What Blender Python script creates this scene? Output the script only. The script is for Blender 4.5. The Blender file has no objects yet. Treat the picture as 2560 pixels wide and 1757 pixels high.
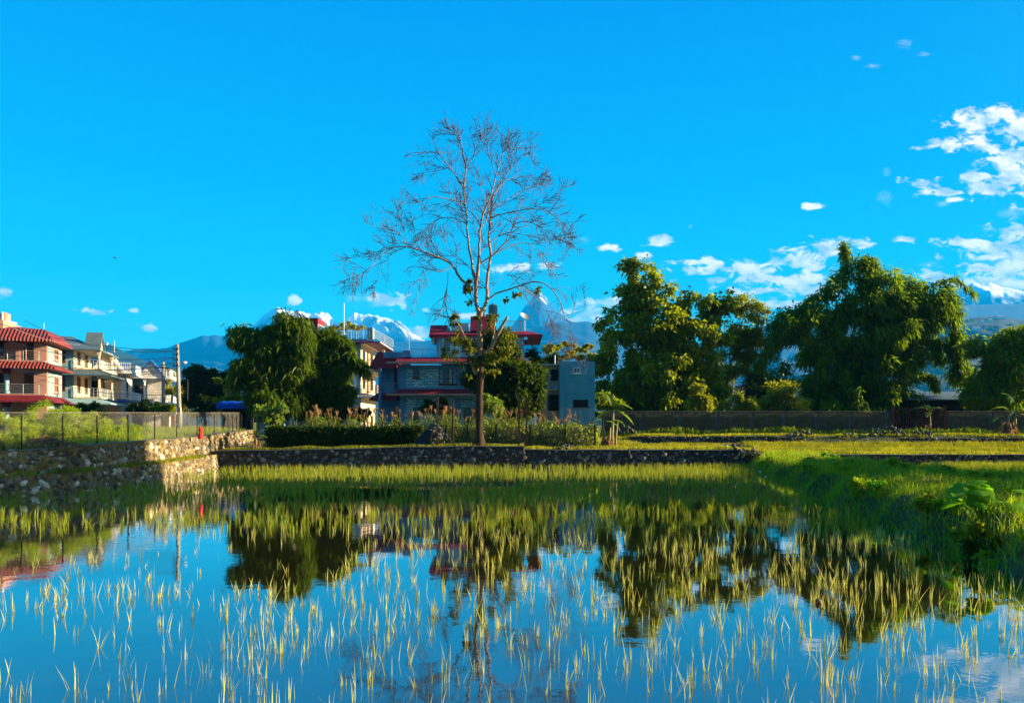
import bpy, math, random
import numpy as np
from mathutils import Vector, Matrix

random.seed(7)
RNG = np.random.default_rng(7)
R = math.radians
C = bpy.context.scene.collection
SC = bpy.context.scene

# ------------------------------------------------------------------ camera
F, CX, HY, H = 1849.0, 1280.0, 1063.0, 2.5      # focal length in photo px, centre, horizon row, eye height
cam = bpy.data.cameras.new('camera')
cam.lens = 26.0; cam.sensor_width = 36.0; cam.shift_y = (HY-878.5)/2560.0
cam.clip_start = 0.1; cam.clip_end = 60000
cam_o = bpy.data.objects.new('camera', cam); C.objects.link(cam_o)
cam_o.location = (0, 0, H); cam_o.rotation_euler = (R(90), 0, 0)
SC.camera = cam_o

# ------------------------------------------------------------------ light
AZ, EL = R(5), R(15)
S3 = Vector((math.cos(EL)*math.cos(AZ), math.cos(EL)*math.sin(AZ), math.sin(EL)))
sun = bpy.data.lights.new('sun', 'SUN'); sun.energy = 5.0; sun.angle = R(0.5); sun.color = (1.0, 0.79, 0.47)
sun_o = bpy.data.objects.new('sun', sun); C.objects.link(sun_o)
sun_o.rotation_euler = S3.to_track_quat('Z', 'Y').to_euler(); sun_o.location = (60, 20, 40)
SC.view_settings.view_transform = 'Standard'; SC.view_settings.look = 'None'
SC.view_settings.exposure = 2.3; SC.view_settings.gamma = 1.0; SC.view_settings.use_curve_mapping = False
HAZE_DENSITY = 0.98/10000.0
HAZE_COLOR = (0.002, 0.42, 1.0, 1)
SC.cycles.volume_bounces = 2

def nd(nt, t, **kw):
    n = nt.nodes.new(t)
    for k, v in kw.items(): setattr(n, k, v)
    return n

W = bpy.data.worlds.new('World'); SC.world = W; W.use_nodes = True
nt = W.node_tree; nt.nodes.clear(); L = nt.links.new
tc = nd(nt, 'ShaderNodeTexCoord'); sep = nd(nt, 'ShaderNodeSeparateXYZ'); L(tc.outputs['Generated'], sep.inputs[0])
def mth(op, a, b=None, c=None, clamp=False, tree=None):
    T = tree or nt
    n = nd(T, 'ShaderNodeMath', operation=op); n.use_clamp = clamp
    for i, q in enumerate((a, b, c)):
        if q is None: continue
        if isinstance(q, (int, float)): n.inputs[i].default_value = q
        else: T.links.new(q, n.inputs[i])
    return n.outputs[0]
sky = nd(nt, 'ShaderNodeTexSky', sky_type='NISHITA'); sky.sun_disc = False
sky.sun_elevation = EL; sky.sun_rotation = R(85); sky.air_density = 1.0; sky.dust_density = 0.3; sky.ozone_density = 2.0
ramp = nd(nt, 'ShaderNodeValToRGB'); L(sep.outputs['Z'], ramp.inputs[0])
cr = ramp.color_ramp
stops = [(0.0, (0.15, 0.92, 0.82)), (0.10, (0.06, 0.76, 0.80)), (0.18, (0.008, 0.54, 0.80)), (0.30, (0.0, 0.38, 0.80)), (0.48, (0.0, 0.255, 0.78)), (1.0, (0.0, 0.16, 0.62))]
cr.elements[0].position = 0; cr.elements[0].color = (*stops[0][1], 1)
cr.elements[1].position = 1; cr.elements[1].color = (*stops[-1][1], 1)
for p, c in stops[1:-1]:
    e = cr.elements.new(p); e.color = (*c, 1)
tint = nd(nt, 'ShaderNodeMix', data_type='RGBA'); tint.inputs[0].default_value = 0.012
g10 = nd(nt, 'ShaderNodeVectorMath', operation='SCALE'); g10.inputs['Scale'].default_value = 4.45; L(ramp.outputs[0], g10.inputs[0])
L(g10.outputs[0], tint.inputs[6]); L(sky.outputs[0], tint.inputs[7])
# clouds, placed by direction: u = x/y, v = z/y of the view ray
yy = mth('MAXIMUM', sep.outputs['Y'], 0.02)
u = mth('DIVIDE', sep.outputs['X'], yy); v = mth('DIVIDE', sep.outputs['Z'], yy)
uv = nd(nt, 'ShaderNodeCombineXYZ'); L(u, uv.inputs[0]); L(v, uv.inputs[1])
nz = nd(nt, 'ShaderNodeTexNoise'); nz.inputs['Scale'].default_value = 36; nz.inputs['Detail'].default_value = 9; nz.inputs['Roughness'].default_value = 0.66; nz.inputs['Distortion'].default_value = 0.5
str_ = nd(nt, 'ShaderNodeVectorMath', operation='MULTIPLY'); str_.inputs[1].default_value = (1, 1.8, 1); L(uv.outputs[0], str_.inputs[0]); L(str_.outputs[0], nz.inputs['Vector'])
def cloud_field(lst):
    out = None
    for (cx, cy, rx, ry) in lst:
        sx, sy = F/rx, F/ry
        m = nd(nt, 'ShaderNodeVectorMath', operation='MULTIPLY_ADD'); L(uv.outputs[0], m.inputs[0])
        m.inputs[1].default_value = (sx, sy, 0); m.inputs[2].default_value = (-(cx-CX)/rx, -(HY-cy)/ry, 0)
        l = nd(nt, 'ShaderNodeVectorMath', operation='LENGTH'); L(m.outputs[0], l.inputs[0])
        out = l.outputs['Value'] if out is None else mth('MINIMUM', out, l.outputs['Value'])
    return out
thick = [(2490,300,75,26),(2405,305,40,15),(2550,320,50,38),(2445,362,38,17),(2365,362,42,10),(2485,372,13,12),
 (2530,435,60,46),(2450,440,34,16),(2470,468,55,12),(2550,395,45,24),(2310,458,34,12),(2355,482,48,8),(2392,500,26,7),
 (2535,582,55,18),(2440,608,75,9),(2505,634,80,22),(2545,668,70,30),(2450,668,44,13),(2550,708,80,18),
 (2152,606,22,9),(2268,601,22,7),(2036,517,24,6),(2010,650,62,24),(2075,622,36,17),(1752,655,62,9),(1850,672,110,14),
 (1950,700,130,14),(1900,725,70,9),(2030,728,90,16),(1980,760,60,8),(1648,603,26,11),(1522,620,22,7),(1465,788,55,24),(1530,755,26,14),(1612,640,20,8),
 (1282,669,36,10),(1360,666,22,8),(968,750,40,15),(736,753,14,9),(2345,690,60,14),(2410,712,55,24),(372,818,13,7),(232,777,22,7),(1935,812,26,8),
 (1040,836,60,9),(990,826,45,9),(5,733,14,8),(335,776,10,5),(1060,776,10,5),(1175,790,35,8)]
thin = [(2205,500,34,30),(2215,430,14,14),(2260,112,30,16),(2315,135,34,14),(2140,145,18,12),(2180,165,26,10),(940,755,80,22),(900,745,60,18),(2100,690,110,40),
 (1900,700,190,60),(2480,650,130,80),(2330,690,90,40),(1725,567,8,8),(1460,600,30,14),(2360,508,40,14),(2520,530,50,20),(1500,800,120,50),(330,812,60,12)]
d1 = cloud_field(thick); d2 = cloud_field(thin)
n0 = mth('SUBTRACT', nz.outputs[0], 0.5)
a1 = mth('MULTIPLY_ADD', n0, 6.5, mth('SUBTRACT', 1.45, d1))
mr1 = nd(nt, 'ShaderNodeMapRange', interpolation_type='SMOOTHSTEP'); L(a1, mr1.inputs[0]); mr1.inputs[1].default_value = 0.0; mr1.inputs[2].default_value = 0.95
a2 = mth('MULTIPLY_ADD', n0, 3.0, mth('SUBTRACT', 0.85, d2))
mr2 = nd(nt, 'ShaderNodeMapRange', interpolation_type='SMOOTHSTEP'); L(a2, mr2.inputs[0]); mr2.inputs[1].default_value = 0.0; mr2.inputs[2].default_value = 1.6; mr2.inputs[4].default_value = 0.42
dens = mth('MAXIMUM', mr1.outputs[0], mr2.outputs[0])
front = mth('GREATER_THAN', sep.outputs['Y'], 0.05); up = mth('GREATER_THAN', sep.outputs['Z'], 0.0)
dens = mth('MULTIPLY', mth('MULTIPLY', dens, front), up)
nz2 = nd(nt, 'ShaderNodeTexNoise'); nz2.inputs['Scale'].default_value = 26; nz2.inputs['Detail'].default_value = 4
off = nd(nt, 'ShaderNodeVectorMath', operation='ADD'); off.inputs[1].default_value = (0.006, 0.012, 0); L(str_.outputs[0], off.inputs[0]); L(off.outputs[0], nz2.inputs['Vector'])
shade = nd(nt, 'ShaderNodeMapRange'); L(nz2.outputs[0], shade.inputs[0]); shade.inputs[1].default_value = 0.42; shade.inputs[2].default_value = 0.62
ccol = nd(nt, 'ShaderNodeMix', data_type='RGBA'); L(shade.outputs[0], ccol.inputs[0])
ccol.inputs[6].default_value = (6.2, 5.6, 4.9, 1); ccol.inputs[7].default_value = (2.3, 3.0, 3.6, 1)
cmix = nd(nt, 'ShaderNodeMix', data_type='RGBA'); L(dens, cmix.inputs[0])
bk = nd(nt, 'ShaderNodeMapRange', interpolation_type='SMOOTHSTEP'); L(sep.outputs['Y'], bk.inputs[0]); bk.inputs[1].default_value = 0.45; bk.inputs[2].default_value = -0.35
pale = nd(nt, 'ShaderNodeMix', data_type='RGBA'); L(mth('MULTIPLY', bk.outputs[0], 0.85), pale.inputs[0]); L(tint.outputs[2], pale.inputs[6]); pale.inputs[7].default_value = (0.26, 0.95, 1.65, 1)  # unseen back of the sky recoloured as added fill for shaded fronts
dt = nd(nt, 'ShaderNodeVectorMath', operation='DOT_PRODUCT'); L(tc.outputs['Generated'], dt.inputs[0]); dt.inputs[1].default_value = S3
gw = nd(nt, 'ShaderNodeVectorMath', operation='SCALE'); gw.inputs[0].default_value = (12, 8.8, 4.8); L(mth('POWER', mth('MAXIMUM', dt.outputs['Value'], 0.0), 16.0), gw.inputs['Scale'])  # warm glow added round the sun direction as fill from the right
skc = nd(nt, 'ShaderNodeVectorMath', operation='ADD'); L(pale.outputs[2], skc.inputs[0]); L(gw.outputs[0], skc.inputs[1]); L(skc.outputs[0], cmix.inputs[6]); L(ccol.outputs[2], cmix.inputs[7])
bg = nd(nt, 'ShaderNodeBackground'); bg.inputs['Strength'].default_value = 0.050; L(cmix.outputs[2], bg.inputs[0])
wo = nd(nt, 'ShaderNodeOutputWorld'); L(bg.outputs[0], wo.inputs[0])
W.cycles.sampling_method = 'MANUAL'; W.cycles.sample_map_resolution = 512

# ------------------------------------------------------------------ helpers
def P(x, y, D):                       # photo pixel + distance -> world point
    return Vector(((x-CX)*D/F, D, H + (HY-y)*D/F))
def tag(o, label=None, cat=None, group=None, kind=None):
    if label: o['label'] = label
    if cat: o['category'] = cat
    if group: o['group'] = group
    if kind: o['kind'] = kind
    return o
def empty(name, loc, label, cat, rot=0, group=None):
    o = bpy.data.objects.new(name, None); C.objects.link(o); o.location = loc; o.rotation_euler = (0, 0, rot)
    o.empty_display_size = 0.2
    return tag(o, label, cat, group)
def copy_tree(o, parent=None):
    c = o.copy(); C.objects.link(c); c.parent = parent
    for ch in list(o.children): copy_tree(ch, c)
    return c

class MB:
    def __init__(s, smooth=False): s.v = []; s.f = []; s.smooth = smooth
    def add(s, vs, fs):
        b = len(s.v); s.v += [tuple(p) for p in vs]; s.f += [tuple(i+b for i in f) for f in fs]; return s
    def box(s, x0, x1, y0, y1, z0, z1):
        return s.add([(x0,y0,z0),(x1,y0,z0),(x1,y1,z0),(x0,y1,z0),(x0,y0,z1),(x1,y0,z1),(x1,y1,z1),(x0,y1,z1)],
                     [(0,3,2,1),(4,5,6,7),(0,1,5,4),(1,2,6,5),(2,3,7,6),(3,0,4,7)])
    def prism(s, poly, axis, a, b):   # poly of 2-D points extruded along axis
        n = len(poly); vs = []
        for t in (a, b):
            for (p, q) in poly:
                vs.append((t,p,q) if axis == 'x' else (p,t,q) if axis == 'y' else (p,q,t))
        return s.add(vs, [tuple(range(n)), tuple(range(2*n-1, n-1, -1))] + [(i,(i+1)%n,n+(i+1)%n,n+i) for i in range(n)])
    def ring(s, x0, x1, y0, y1, out, z0, z1, th=0.15):  # sloped skirt roof round a rectangle
        o = out if isinstance(out, tuple) else (out,)*4   # left,right,front,back
        A = [(x0,y0,z1),(x1,y0,z1),(x1,y1,z1),(x0,y1,z1)]
        B = [(x0-o[0],y0-o[2],z0),(x1+o[1],y0-o[2],z0),(x1+o[1],y1+o[3],z0),(x0-o[0],y1+o[3],z0)]
        D = [(p[0],p[1],z0-th) for p in B]; E = [(p[0],p[1],z0-th) for p in A]
        fs = []
        for i in range(4):
            j = (i+1)%4
            fs += [(4+i,4+j,j,i),(8+i,8+j,4+j,4+i),(12+i,12+j,8+j,8+i),(i,j,12+j,12+i)]
        return s.add(A+B+D+E, fs)
    def hip(s, x0, x1, y0, y1, z0, z1, inset=None):
        w, d = x1-x0, y1-y0; k = inset if inset is not None else min(w, d)/2
        if w >= d: r = [(x0+k,(y0+y1)/2,z1),(x1-k,(y0+y1)/2,z1)]
        else: r = [((x0+x1)/2,y0+k,z1),((x0+x1)/2,y1-k,z1)]
        b = [(x0,y0,z0),(x1,y0,z0),(x1,y1,z0),(x0,y1,z0)]; t = 0.14
        b2 = [(p[0],p[1],z0-t) for p in b]
        if w >= d: fs = [(0,1,5,4),(1,2,5),(2,3,4,5),(3,0,4)]
        else: fs = [(0,1,4),(1,2,5,4),(2,3,5),(3,0,4,5)]
        return s.add(b+r+b2, fs+[(6,7,1,0),(7,8,2,1),(8,9,3,2),(9,6,0,3),(9,8,7,6)])
    def tube(s, pts, rad, n=6, cap=True):
        pts = [Vector(p) for p in pts]; m = len(pts)
        rad = [rad]*m if isinstance(rad, (int, float)) else rad
        b = len(s.v); prev = None
        for i, p in enumerate(pts):
            t = (pts[min(i+1,m-1)]-pts[max(i-1,0)])
            t = t.normalized() if t.length > 1e-9 else Vector((0,0,1))
            if prev is None:
                a = t.cross(Vector((0.13,0.97,0.2))).normalized()
            else:
                a = prev - t*prev.dot(t); a = a.normalized() if a.length > 1e-6 else t.orthogonal().normalized()
            prev = a; c = t.cross(a)
            for k in range(n):
                an = 2*math.pi*k/n; q = p + (a*math.cos(an)+c*math.sin(an))*rad[i]
                s.v.append(tuple(q))
        for i in range(m-1):
            for k in range(n):
                k2 = (k+1)%n; s.f.append((b+i*n+k, b+i*n+k2, b+(i+1)*n+k2, b+(i+1)*n+k))
        if cap and n > 2: s.f.append(tuple(b+k for k in range(n-1,-1,-1))); s.f.append(tuple(b+(m-1)*n+k for k in range(n)))
        return s
    def cyl(s, x, y, z0, z1, r0, r1=None, n=12):
        return s.tube([(x,y,z0),(x,y,z1)], [r0, r0 if r1 is None else r1], n)
    def lathe(s, x, y, prof, n=14):
        return s.tube([(x,y,z) for z, r in prof], [r for z, r in prof], n)
    def build(s, name, m, parent=None, origin=None, smooth=None):
        o_ = Vector(origin) if origin is not None else Vector((0,0,0))
        me = bpy.data.meshes.new(name)
        me.from_pydata([(p[0]-o_.x,p[1]-o_.y,p[2]-o_.z) for p in s.v], [], s.f)
        if (s.smooth if smooth is None else smooth): me.polygons.foreach_set('use_smooth', [True]*len(me.polygons))
        me.materials.append(m); me.update()
        o = bpy.data.objects.new(name, me); C.objects.link(o)
        if parent: o.parent = parent
        else: o.location = o_
        return o

def np_mesh(name, V, Fq, m, parent=None, origin=None, smooth=False):
    V = np.asarray(V, dtype=np.float64)
    o_ = np.array(origin) if origin is not None else np.zeros(3)
    V = V - o_
    Fq = np.asarray(Fq, dtype=np.int32); k = Fq.shape[1]; n = len(Fq)
    me = bpy.data.meshes.new(name)
    me.vertices.add(len(V)); me.vertices.foreach_set('co', V.astype(np.float32).ravel())
    me.loops.add(n*k); me.loops.foreach_set('vertex_index', Fq.ravel())
    me.polygons.add(n); me.polygons.foreach_set('loop_start', np.arange(0, n*k, k, dtype=np.int32))
    if smooth: me.polygons.foreach_set('use_smooth', np.ones(n, dtype=bool))
    me.materials.append(m); me.update(calc_edges=True)
    o = bpy.data.objects.new(name, me); C.objects.link(o)
    if parent: o.parent = parent
    else: o.location = tuple(o_)
    return o

# value noise in numpy
_T = RNG.random((256, 256))
def vnoise(x, y):
    xi = np.floor(x).astype(int); yi = np.floor(y).astype(int); fx = x-xi; fy = y-yi
    fx = fx*fx*(3-2*fx); fy = fy*fy*(3-2*fy)
    g = lambda a, b: _T[a % 256, b % 256]
    return (g(xi,yi)*(1-fx)+g(xi+1,yi)*fx)*(1-fy)+(g(xi,yi+1)*(1-fx)+g(xi+1,yi+1)*fx)*fy
def fbm(x, y, o=5, ridged=False):
    s = 0; a = 0.5; t = 0
    for i in range(o):
        n = vnoise(x*2**i+13.7*i, y*2**i+7.3*i)
        if ridged: n = 1-np.abs(2*n-1)
        s = s + a*n; t += a; a *= 0.5
    return s/t

# ------------------------------------------------------------------ materials
MATS = {}
def mat(name, col, rough=0.85, var=0.2, scale=2.0, bump=0.0, col2=None, metal=0.0, spec=0.3, coords='Object', detail=6, stretch=(1,1,1), island=0.0, bscale=None):
    m = bpy.data.materials.new(name); m.use_nodes = True; t = m.node_tree; b = t.nodes['Principled BSDF']
    b.inputs['Roughness'].default_value = rough; b.inputs['Metallic'].default_value = metal
    b.inputs['Specular IOR Level'].default_value = spec
    tcn = nd(t, 'ShaderNodeTexCoord'); mp = nd(t, 'ShaderNodeMapping'); mp.inputs['Scale'].default_value = stretch
    t.links.new(tcn.outputs[coords], mp.inputs[0])
    n = nd(t, 'ShaderNodeTexNoise'); n.inputs['Scale'].default_value = scale; n.inputs['Detail'].default_value = detail; n.inputs['Roughness'].default_value = 0.6
    t.links.new(mp.outputs[0], n.inputs['Vector'])
    r = nd(t, 'ShaderNodeMapRange'); r.inputs[1].default_value = 0.33; r.inputs[2].default_value = 0.67; t.links.new(n.outputs[0], r.inputs[0])
    mx = nd(t, 'ShaderNodeMix', data_type='RGBA'); t.links.new(r.outputs[0], mx.inputs[0])
    c2 = col2 if col2 else tuple(min(1, c*(1+var)) for c in col)
    c1 = tuple(c*(1-var) for c in col) if not col2 else col
    mx.inputs[6].default_value = (*c1, 1); mx.inputs[7].default_value = (*c2, 1)
    out = mx.outputs[2]
    if island > 0:
        g = nd(t, 'ShaderNodeNewGeometry'); h = nd(t, 'ShaderNodeMapRange'); h.inputs[3].default_value = 1-island; h.inputs[4].default_value = 1+island
        t.links.new(g.outputs['Random Per Island'], h.inputs[0])
        sc = nd(t, 'ShaderNodeVectorMath', operation='SCALE'); t.links.new(out, sc.inputs[0]); t.links.new(h.outputs[0], sc.inputs['Scale']); out = sc.outputs[0]
    t.links.new(out, b.inputs['Base Color'])
    if bump:
        bp = nd(t, 'ShaderNodeBump'); bp.inputs['Strength'].default_value = 1.0; bp.inputs['Distance'].default_value = bump
        src = n
        if bscale:
            src = nd(t, 'ShaderNodeTexNoise'); src.inputs['Scale'].default_value = bscale; src.inputs['Detail'].default_value = 5; t.links.new(mp.outputs[0], src.inputs['Vector'])
        t.links.new(src.outputs[0], bp.inputs['Height']); t.links.new(bp.outputs[0], b.inputs['Normal'])
    MATS[name] = m
    return m

def leafmat(name, c1, c2, trans=0.45, tcol=None, gloss=0.012, patch=0.5):
    m = bpy.data.materials.new(name); m.use_nodes = True; t = m.node_tree; t.nodes.clear()
    g = nd(t, 'ShaderNodeNewGeometry'); mx = nd(t, 'ShaderNodeMix', data_type='RGBA')
    mx.inputs[6].default_value = (*c1, 1); mx.inputs[7].default_value = (*c2, 1)
    tcn = nd(t, 'ShaderNodeTexCoord'); n = nd(t, 'ShaderNodeTexNoise'); n.inputs['Scale'].default_value = patch; n.inputs['Detail'].default_value = 3
    t.links.new(tcn.outputs['Object'], n.inputs['Vector'])
    a = mth('MULTIPLY_ADD', n.outputs[0], 1.2, -0.35, tree=t); b = mth('MULTIPLY_ADD', g.outputs['Random Per Island'], 0.5, a, clamp=True, tree=t)
    t.links.new(b, mx.inputs[0])
    d = nd(t, 'ShaderNodeBsdfDiffuse'); t.links.new(mx.outputs[2], d.inputs[0])
    tr = nd(t, 'ShaderNodeBsdfTranslucent')
    tm = nd(t, 'ShaderNodeMix', data_type='RGBA', blend_type='MULTIPLY'); tm.inputs[0].default_value = 1; t.links.new(mx.outputs[2], tm.inputs[6])
    tm.inputs[7].default_value = (*(tcol or (1.8, 1.9, 0.6)), 1); t.links.new(tm.outputs[2], tr.inputs[0])
    ms = nd(t, 'ShaderNodeMixShader'); ms.inputs[0].default_value = trans; t.links.new(d.outputs[0], ms.inputs[1]); t.links.new(tr.outputs[0], ms.inputs[2])
    gl = nd(t, 'ShaderNodeBsdfGlossy'); gl.inputs['Roughness'].default_value = 0.45
    m2 = nd(t, 'ShaderNodeMixShader'); m2.inputs[0].default_value = gloss; t.links.new(ms.outputs[0], m2.inputs[1]); t.links.new(gl.outputs[0], m2.inputs[2])
    o = nd(t, 'ShaderNodeOutputMaterial'); t.links.new(m2.outputs[0], o.inputs[0]); MATS[name] = m
    return m

def brickmat(name, c1, c2, mortar, bw=0.45, bh=0.14, bump=0.02):
    m = bpy.data.materials.new(name); m.use_nodes = True; t = m.node_tree; b = t.nodes['Principled BSDF']; b.inputs['Roughness'].default_value = 0.85
    tcn = nd(t, 'ShaderNodeTexCoord'); s = nd(t, 'ShaderNodeSeparateXYZ'); t.links.new(tcn.outputs['Object'], s.inputs[0])
    cb = nd(t, 'ShaderNodeCombineXYZ'); t.links.new(mth('ADD', s.outputs[0], s.outputs[1], tree=t), cb.inputs[0]); t.links.new(s.outputs[2], cb.inputs[1])
    k = nd(t, 'ShaderNodeTexBrick'); k.inputs['Scale'].default_value = 1; k.inputs['Brick Width'].default_value = bw; k.inputs['Row Height'].default_value = bh
    k.inputs['Mortar Size'].default_value = 0.022; k.inputs['Color1'].default_value = (*c1,1); k.inputs['Color2'].default_value = (*c2,1); k.inputs['Mortar'].default_value = (*mortar,1)
    k.inputs['Bias'].default_value = 0.0
    t.links.new(cb.outputs[0], k.inputs['Vector'])
    n = nd(t, 'ShaderNodeTexNoise'); n.inputs['Scale'].default_value = 3; t.links.new(tcn.outputs['Object'], n.inputs['Vector'])
    mx = nd(t, 'ShaderNodeMix', data_type='RGBA', blend_type='MULTIPLY'); mx.inputs[0].default_value = 0.6
    t.links.new(k.outputs[0], mx.inputs[6]); t.links.new(n.outputs[0], mx.inputs[7])
    sc = nd(t, 'ShaderNodeVectorMath', operation='SCALE'); sc.inputs['Scale'].default_value = 1.5; t.links.new(mx.outputs[2], sc.inputs[0]); t.links.new(sc.outputs[0], b.inputs['Base Color'])
    bp = nd(t, 'ShaderNodeBump'); bp.inputs['Distance'].default_value = bump; bp.invert = True; t.links.new(k.outputs['Fac'], bp.inputs['Height']); t.links.new(bp.outputs[0], b.inputs['Normal'])
    MATS[name] = m; return m

def tilemat(name, col, axis=0, pitch=0.28):
    m = mat(name, col, 0.6, 0.3, 2.5, 0)
    t = m.node_tree; b = t.nodes['Principled BSDF']; tcn = nd(t, 'ShaderNodeTexCoord'); s = nd(t, 'ShaderNodeSeparateXYZ'); t.links.new(tcn.outputs['Object'], s.inputs[0])
    w = mth('SINE', mth('MULTIPLY', s.outputs[axis], 2*math.pi/pitch, tree=t), tree=t)
    bp = nd(t, 'ShaderNodeBump'); bp.inputs['Distance'].default_value = 0.05; t.links.new(w, bp.inputs['Height']); t.links.new(bp.outputs[0], b.inputs['Normal'])
    return m

M_glass = mat('window_glass', (0.02,0.03,0.04), 0.08, 0.3, 1.0, spec=0.8)
M_dark = mat('dark_opening', (0.015,0.015,0.018), 0.9, 0.3)
M_conc = mat('weathered_concrete', (0.33,0.33,0.32), 0.9, 0.3, 1.6, 0.01)
M_white = mat('white_paint', (0.72,0.72,0.70), 0.6, 0.12, 1.2)
M_cream = mat('cream_paint', (0.72,0.60,0.42), 0.75, 0.15, 1.5)
M_pink = mat('salmon_paint', (0.50,0.27,0.20), 0.75, 0.15, 1.5)
M_maroon = mat('maroon_paint', (0.17,0.016,0.026), 0.6, 0.25, 2)
M_redtile = tilemat('red_roof_tiles', (0.22,0.035,0.028), 0)
M_redroof = mat('red_roof_sheet', (0.27,0.014,0.028), 0.6, 0.25, 1.5)
M_greyroof = mat('slate_grey_roof_sheet', (0.10,0.15,0.17), 0.6, 0.2, 1.5)
M_blueroof = mat('blue_roof_sheet', (0.03,0.10,0.33), 0.5, 0.25, 1.2)
M_navy = mat('blue_grey_paint', (0.12,0.28,0.46), 0.8, 0.2, 1.2)
M_teal = mat('pale_blue_plaster', (0.25,0.40,0.44), 0.85, 0.2, 1.0)
M_tealstone = brickmat('teal_stone_cladding', (0.22,0.36,0.38), (0.36,0.47,0.47), (0.12,0.2,0.22), 0.4, 0.2)
M_stone = brickmat('pale_stone_cladding', (0.18,0.46,0.52), (0.55,0.88,0.94), (0.05,0.14,0.20), 0.5, 0.15)
M_whitestone = brickmat('white_stone_cladding', (0.55,0.50,0.44), (0.75,0.70,0.62), (0.35,0.33,0.30), 0.5, 0.28)
M_wood = mat('brown_wood', (0.13,0.05,0.025), 0.6, 0.3, 4)
M_rail = mat('metal_railing', (0.35,0.40,0.42), 0.5, 0.2, metal=0.3)
M_rust = mat('rusty_iron', (0.16,0.055,0.035), 0.85, 0.45, 6, 0.003)
M_gate = mat('rusty_gate_iron', (0.12,0.035,0.025), 0.8, 0.4, 6)
M_wire = mat('galvanised_wire', (0.26,0.24,0.20), 0.8, 0.2, 3, spec=0.1)
M_darkpost = mat('dark_steel_post', (0.03,0.025,0.025), 0.7, 0.3, 5)
M_panel = mat('mossy_concrete_panel', (0.05,0.042,0.02), 0.95, 0.35, 3, 0.01, col2=(0.10,0.085,0.045))
M_pillar = mat('grey_concrete_pillar', (0.08,0.085,0.08), 0.9, 0.25, 3)
M_mortar_shade = mat('shaded_wall_mortar', (0.025,0.022,0.016), 0.95, 0.4, 2.5, 0.03, col2=(0.06,0.05,0.035))  # mortar of the far walls, their shade darkened into the base colour
M_mortar_lit = mat('sunlit_wall_mortar', (0.09,0.065,0.018), 0.95, 0.4, 2.5, 0.03, col2=(0.27,0.20,0.06))  # lighter mortar copy with sunlight put into its colour
M_cap = mat('concrete_coping', (0.12,0.11,0.08), 0.9, 0.3, 2.5, 0.01)
M_steel = mat('stainless_steel', (0.6,0.6,0.6), 0.3, 0.1, metal=0.9)
M_tank = mat('black_plastic_tank', (0.10,0.20,0.20), 0.5, 0.2)
M_tarp = mat('blue_tarpaulin', (0.01,0.06,0.45), 0.6, 0.3, 1)
M_bark = mat('pale_bark', (0.34,0.22,0.14), 0.9, 0.35, 3.0, 0.02, stretch=(2,2,0.6))
M_twig = mat('twig_bark', (0.11,0.062,0.045), 0.9, 0.3, 3.0)
M_trunkd = mat('mossy_dark_bark', (0.015,0.009,0.006), 0.95, 0.5, 2.5, 0.03, col2=(0.085,0.048,0.028), stretch=(3,3,0.6))
M_brown = mat('brown_bark', (0.12,0.08,0.05), 0.9, 0.4, 4, 0.01)
M_culm = mat('bamboo_culm', (0.18,0.18,0.06), 0.7, 0.3, 3)

def stonemat(name, cols, isl=0.35):
    m = bpy.data.materials.new(name); m.use_nodes = True; t = m.node_tree; b = t.nodes['Principled BSDF']; b.inputs['Roughness'].default_value = 0.85
    g = nd(t, 'ShaderNodeNewGeometry'); r = nd(t, 'ShaderNodeValToRGB'); r.color_ramp.interpolation = 'LINEAR'; e = r.color_ramp
    e.elements[0].color = (*cols[0],1); e.elements[1].color = (*cols[-1],1); e.elements[1].position = 1
    for i, c in enumerate(cols[1:-1]): q = e.elements.new((i+1)/(len(cols)-1)); q.color = (*c,1)
    t.links.new(g.outputs['Random Per Island'], r.inputs[0])
    tcn = nd(t, 'ShaderNodeTexCoord'); n = nd(t, 'ShaderNodeTexNoise'); n.inputs['Scale'].default_value = 9; n.inputs['Detail'].default_value = 5; t.links.new(tcn.outputs['Object'], n.inputs['Vector'])
    h = nd(t, 'ShaderNodeMapRange'); h.inputs[3].default_value = 0.55; h.inputs[4].default_value = 1.4; t.links.new(n.outputs[0], h.inputs[0])
    sc = nd(t, 'ShaderNodeVectorMath', operation='SCALE'); t.links.new(r.outputs[0], sc.inputs[0]); t.links.new(h.outputs[0], sc.inputs['Scale']); t.links.new(sc.outputs[0], b.inputs['Base Color'])
    bp = nd(t, 'ShaderNodeBump'); bp.inputs['Distance'].default_value = 0.015; t.links.new(n.outputs[0], bp.inputs['Height']); t.links.new(bp.outputs[0], b.inputs['Normal'])
    MATS[name] = m; return m
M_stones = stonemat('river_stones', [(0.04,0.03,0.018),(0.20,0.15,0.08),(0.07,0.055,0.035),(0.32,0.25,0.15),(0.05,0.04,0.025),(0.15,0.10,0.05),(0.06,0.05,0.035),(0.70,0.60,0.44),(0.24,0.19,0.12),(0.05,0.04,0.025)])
M_stones_shade = stonemat('shaded_wall_stones', [(0.02,0.02,0.02),(0.045,0.042,0.04),(0.02,0.02,0.02),(0.10,0.10,0.09),(0.02,0.02,0.02),(0.035,0.03,0.025),(0.26,0.24,0.20),(0.02,0.02,0.02)])  # stones painted dark to carry the shade on the far walls
M_rock = stonemat('loose_rocks', [(0.04,0.04,0.04),(0.14,0.13,0.11),(0.07,0.065,0.055),(0.24,0.21,0.17)])

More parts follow.
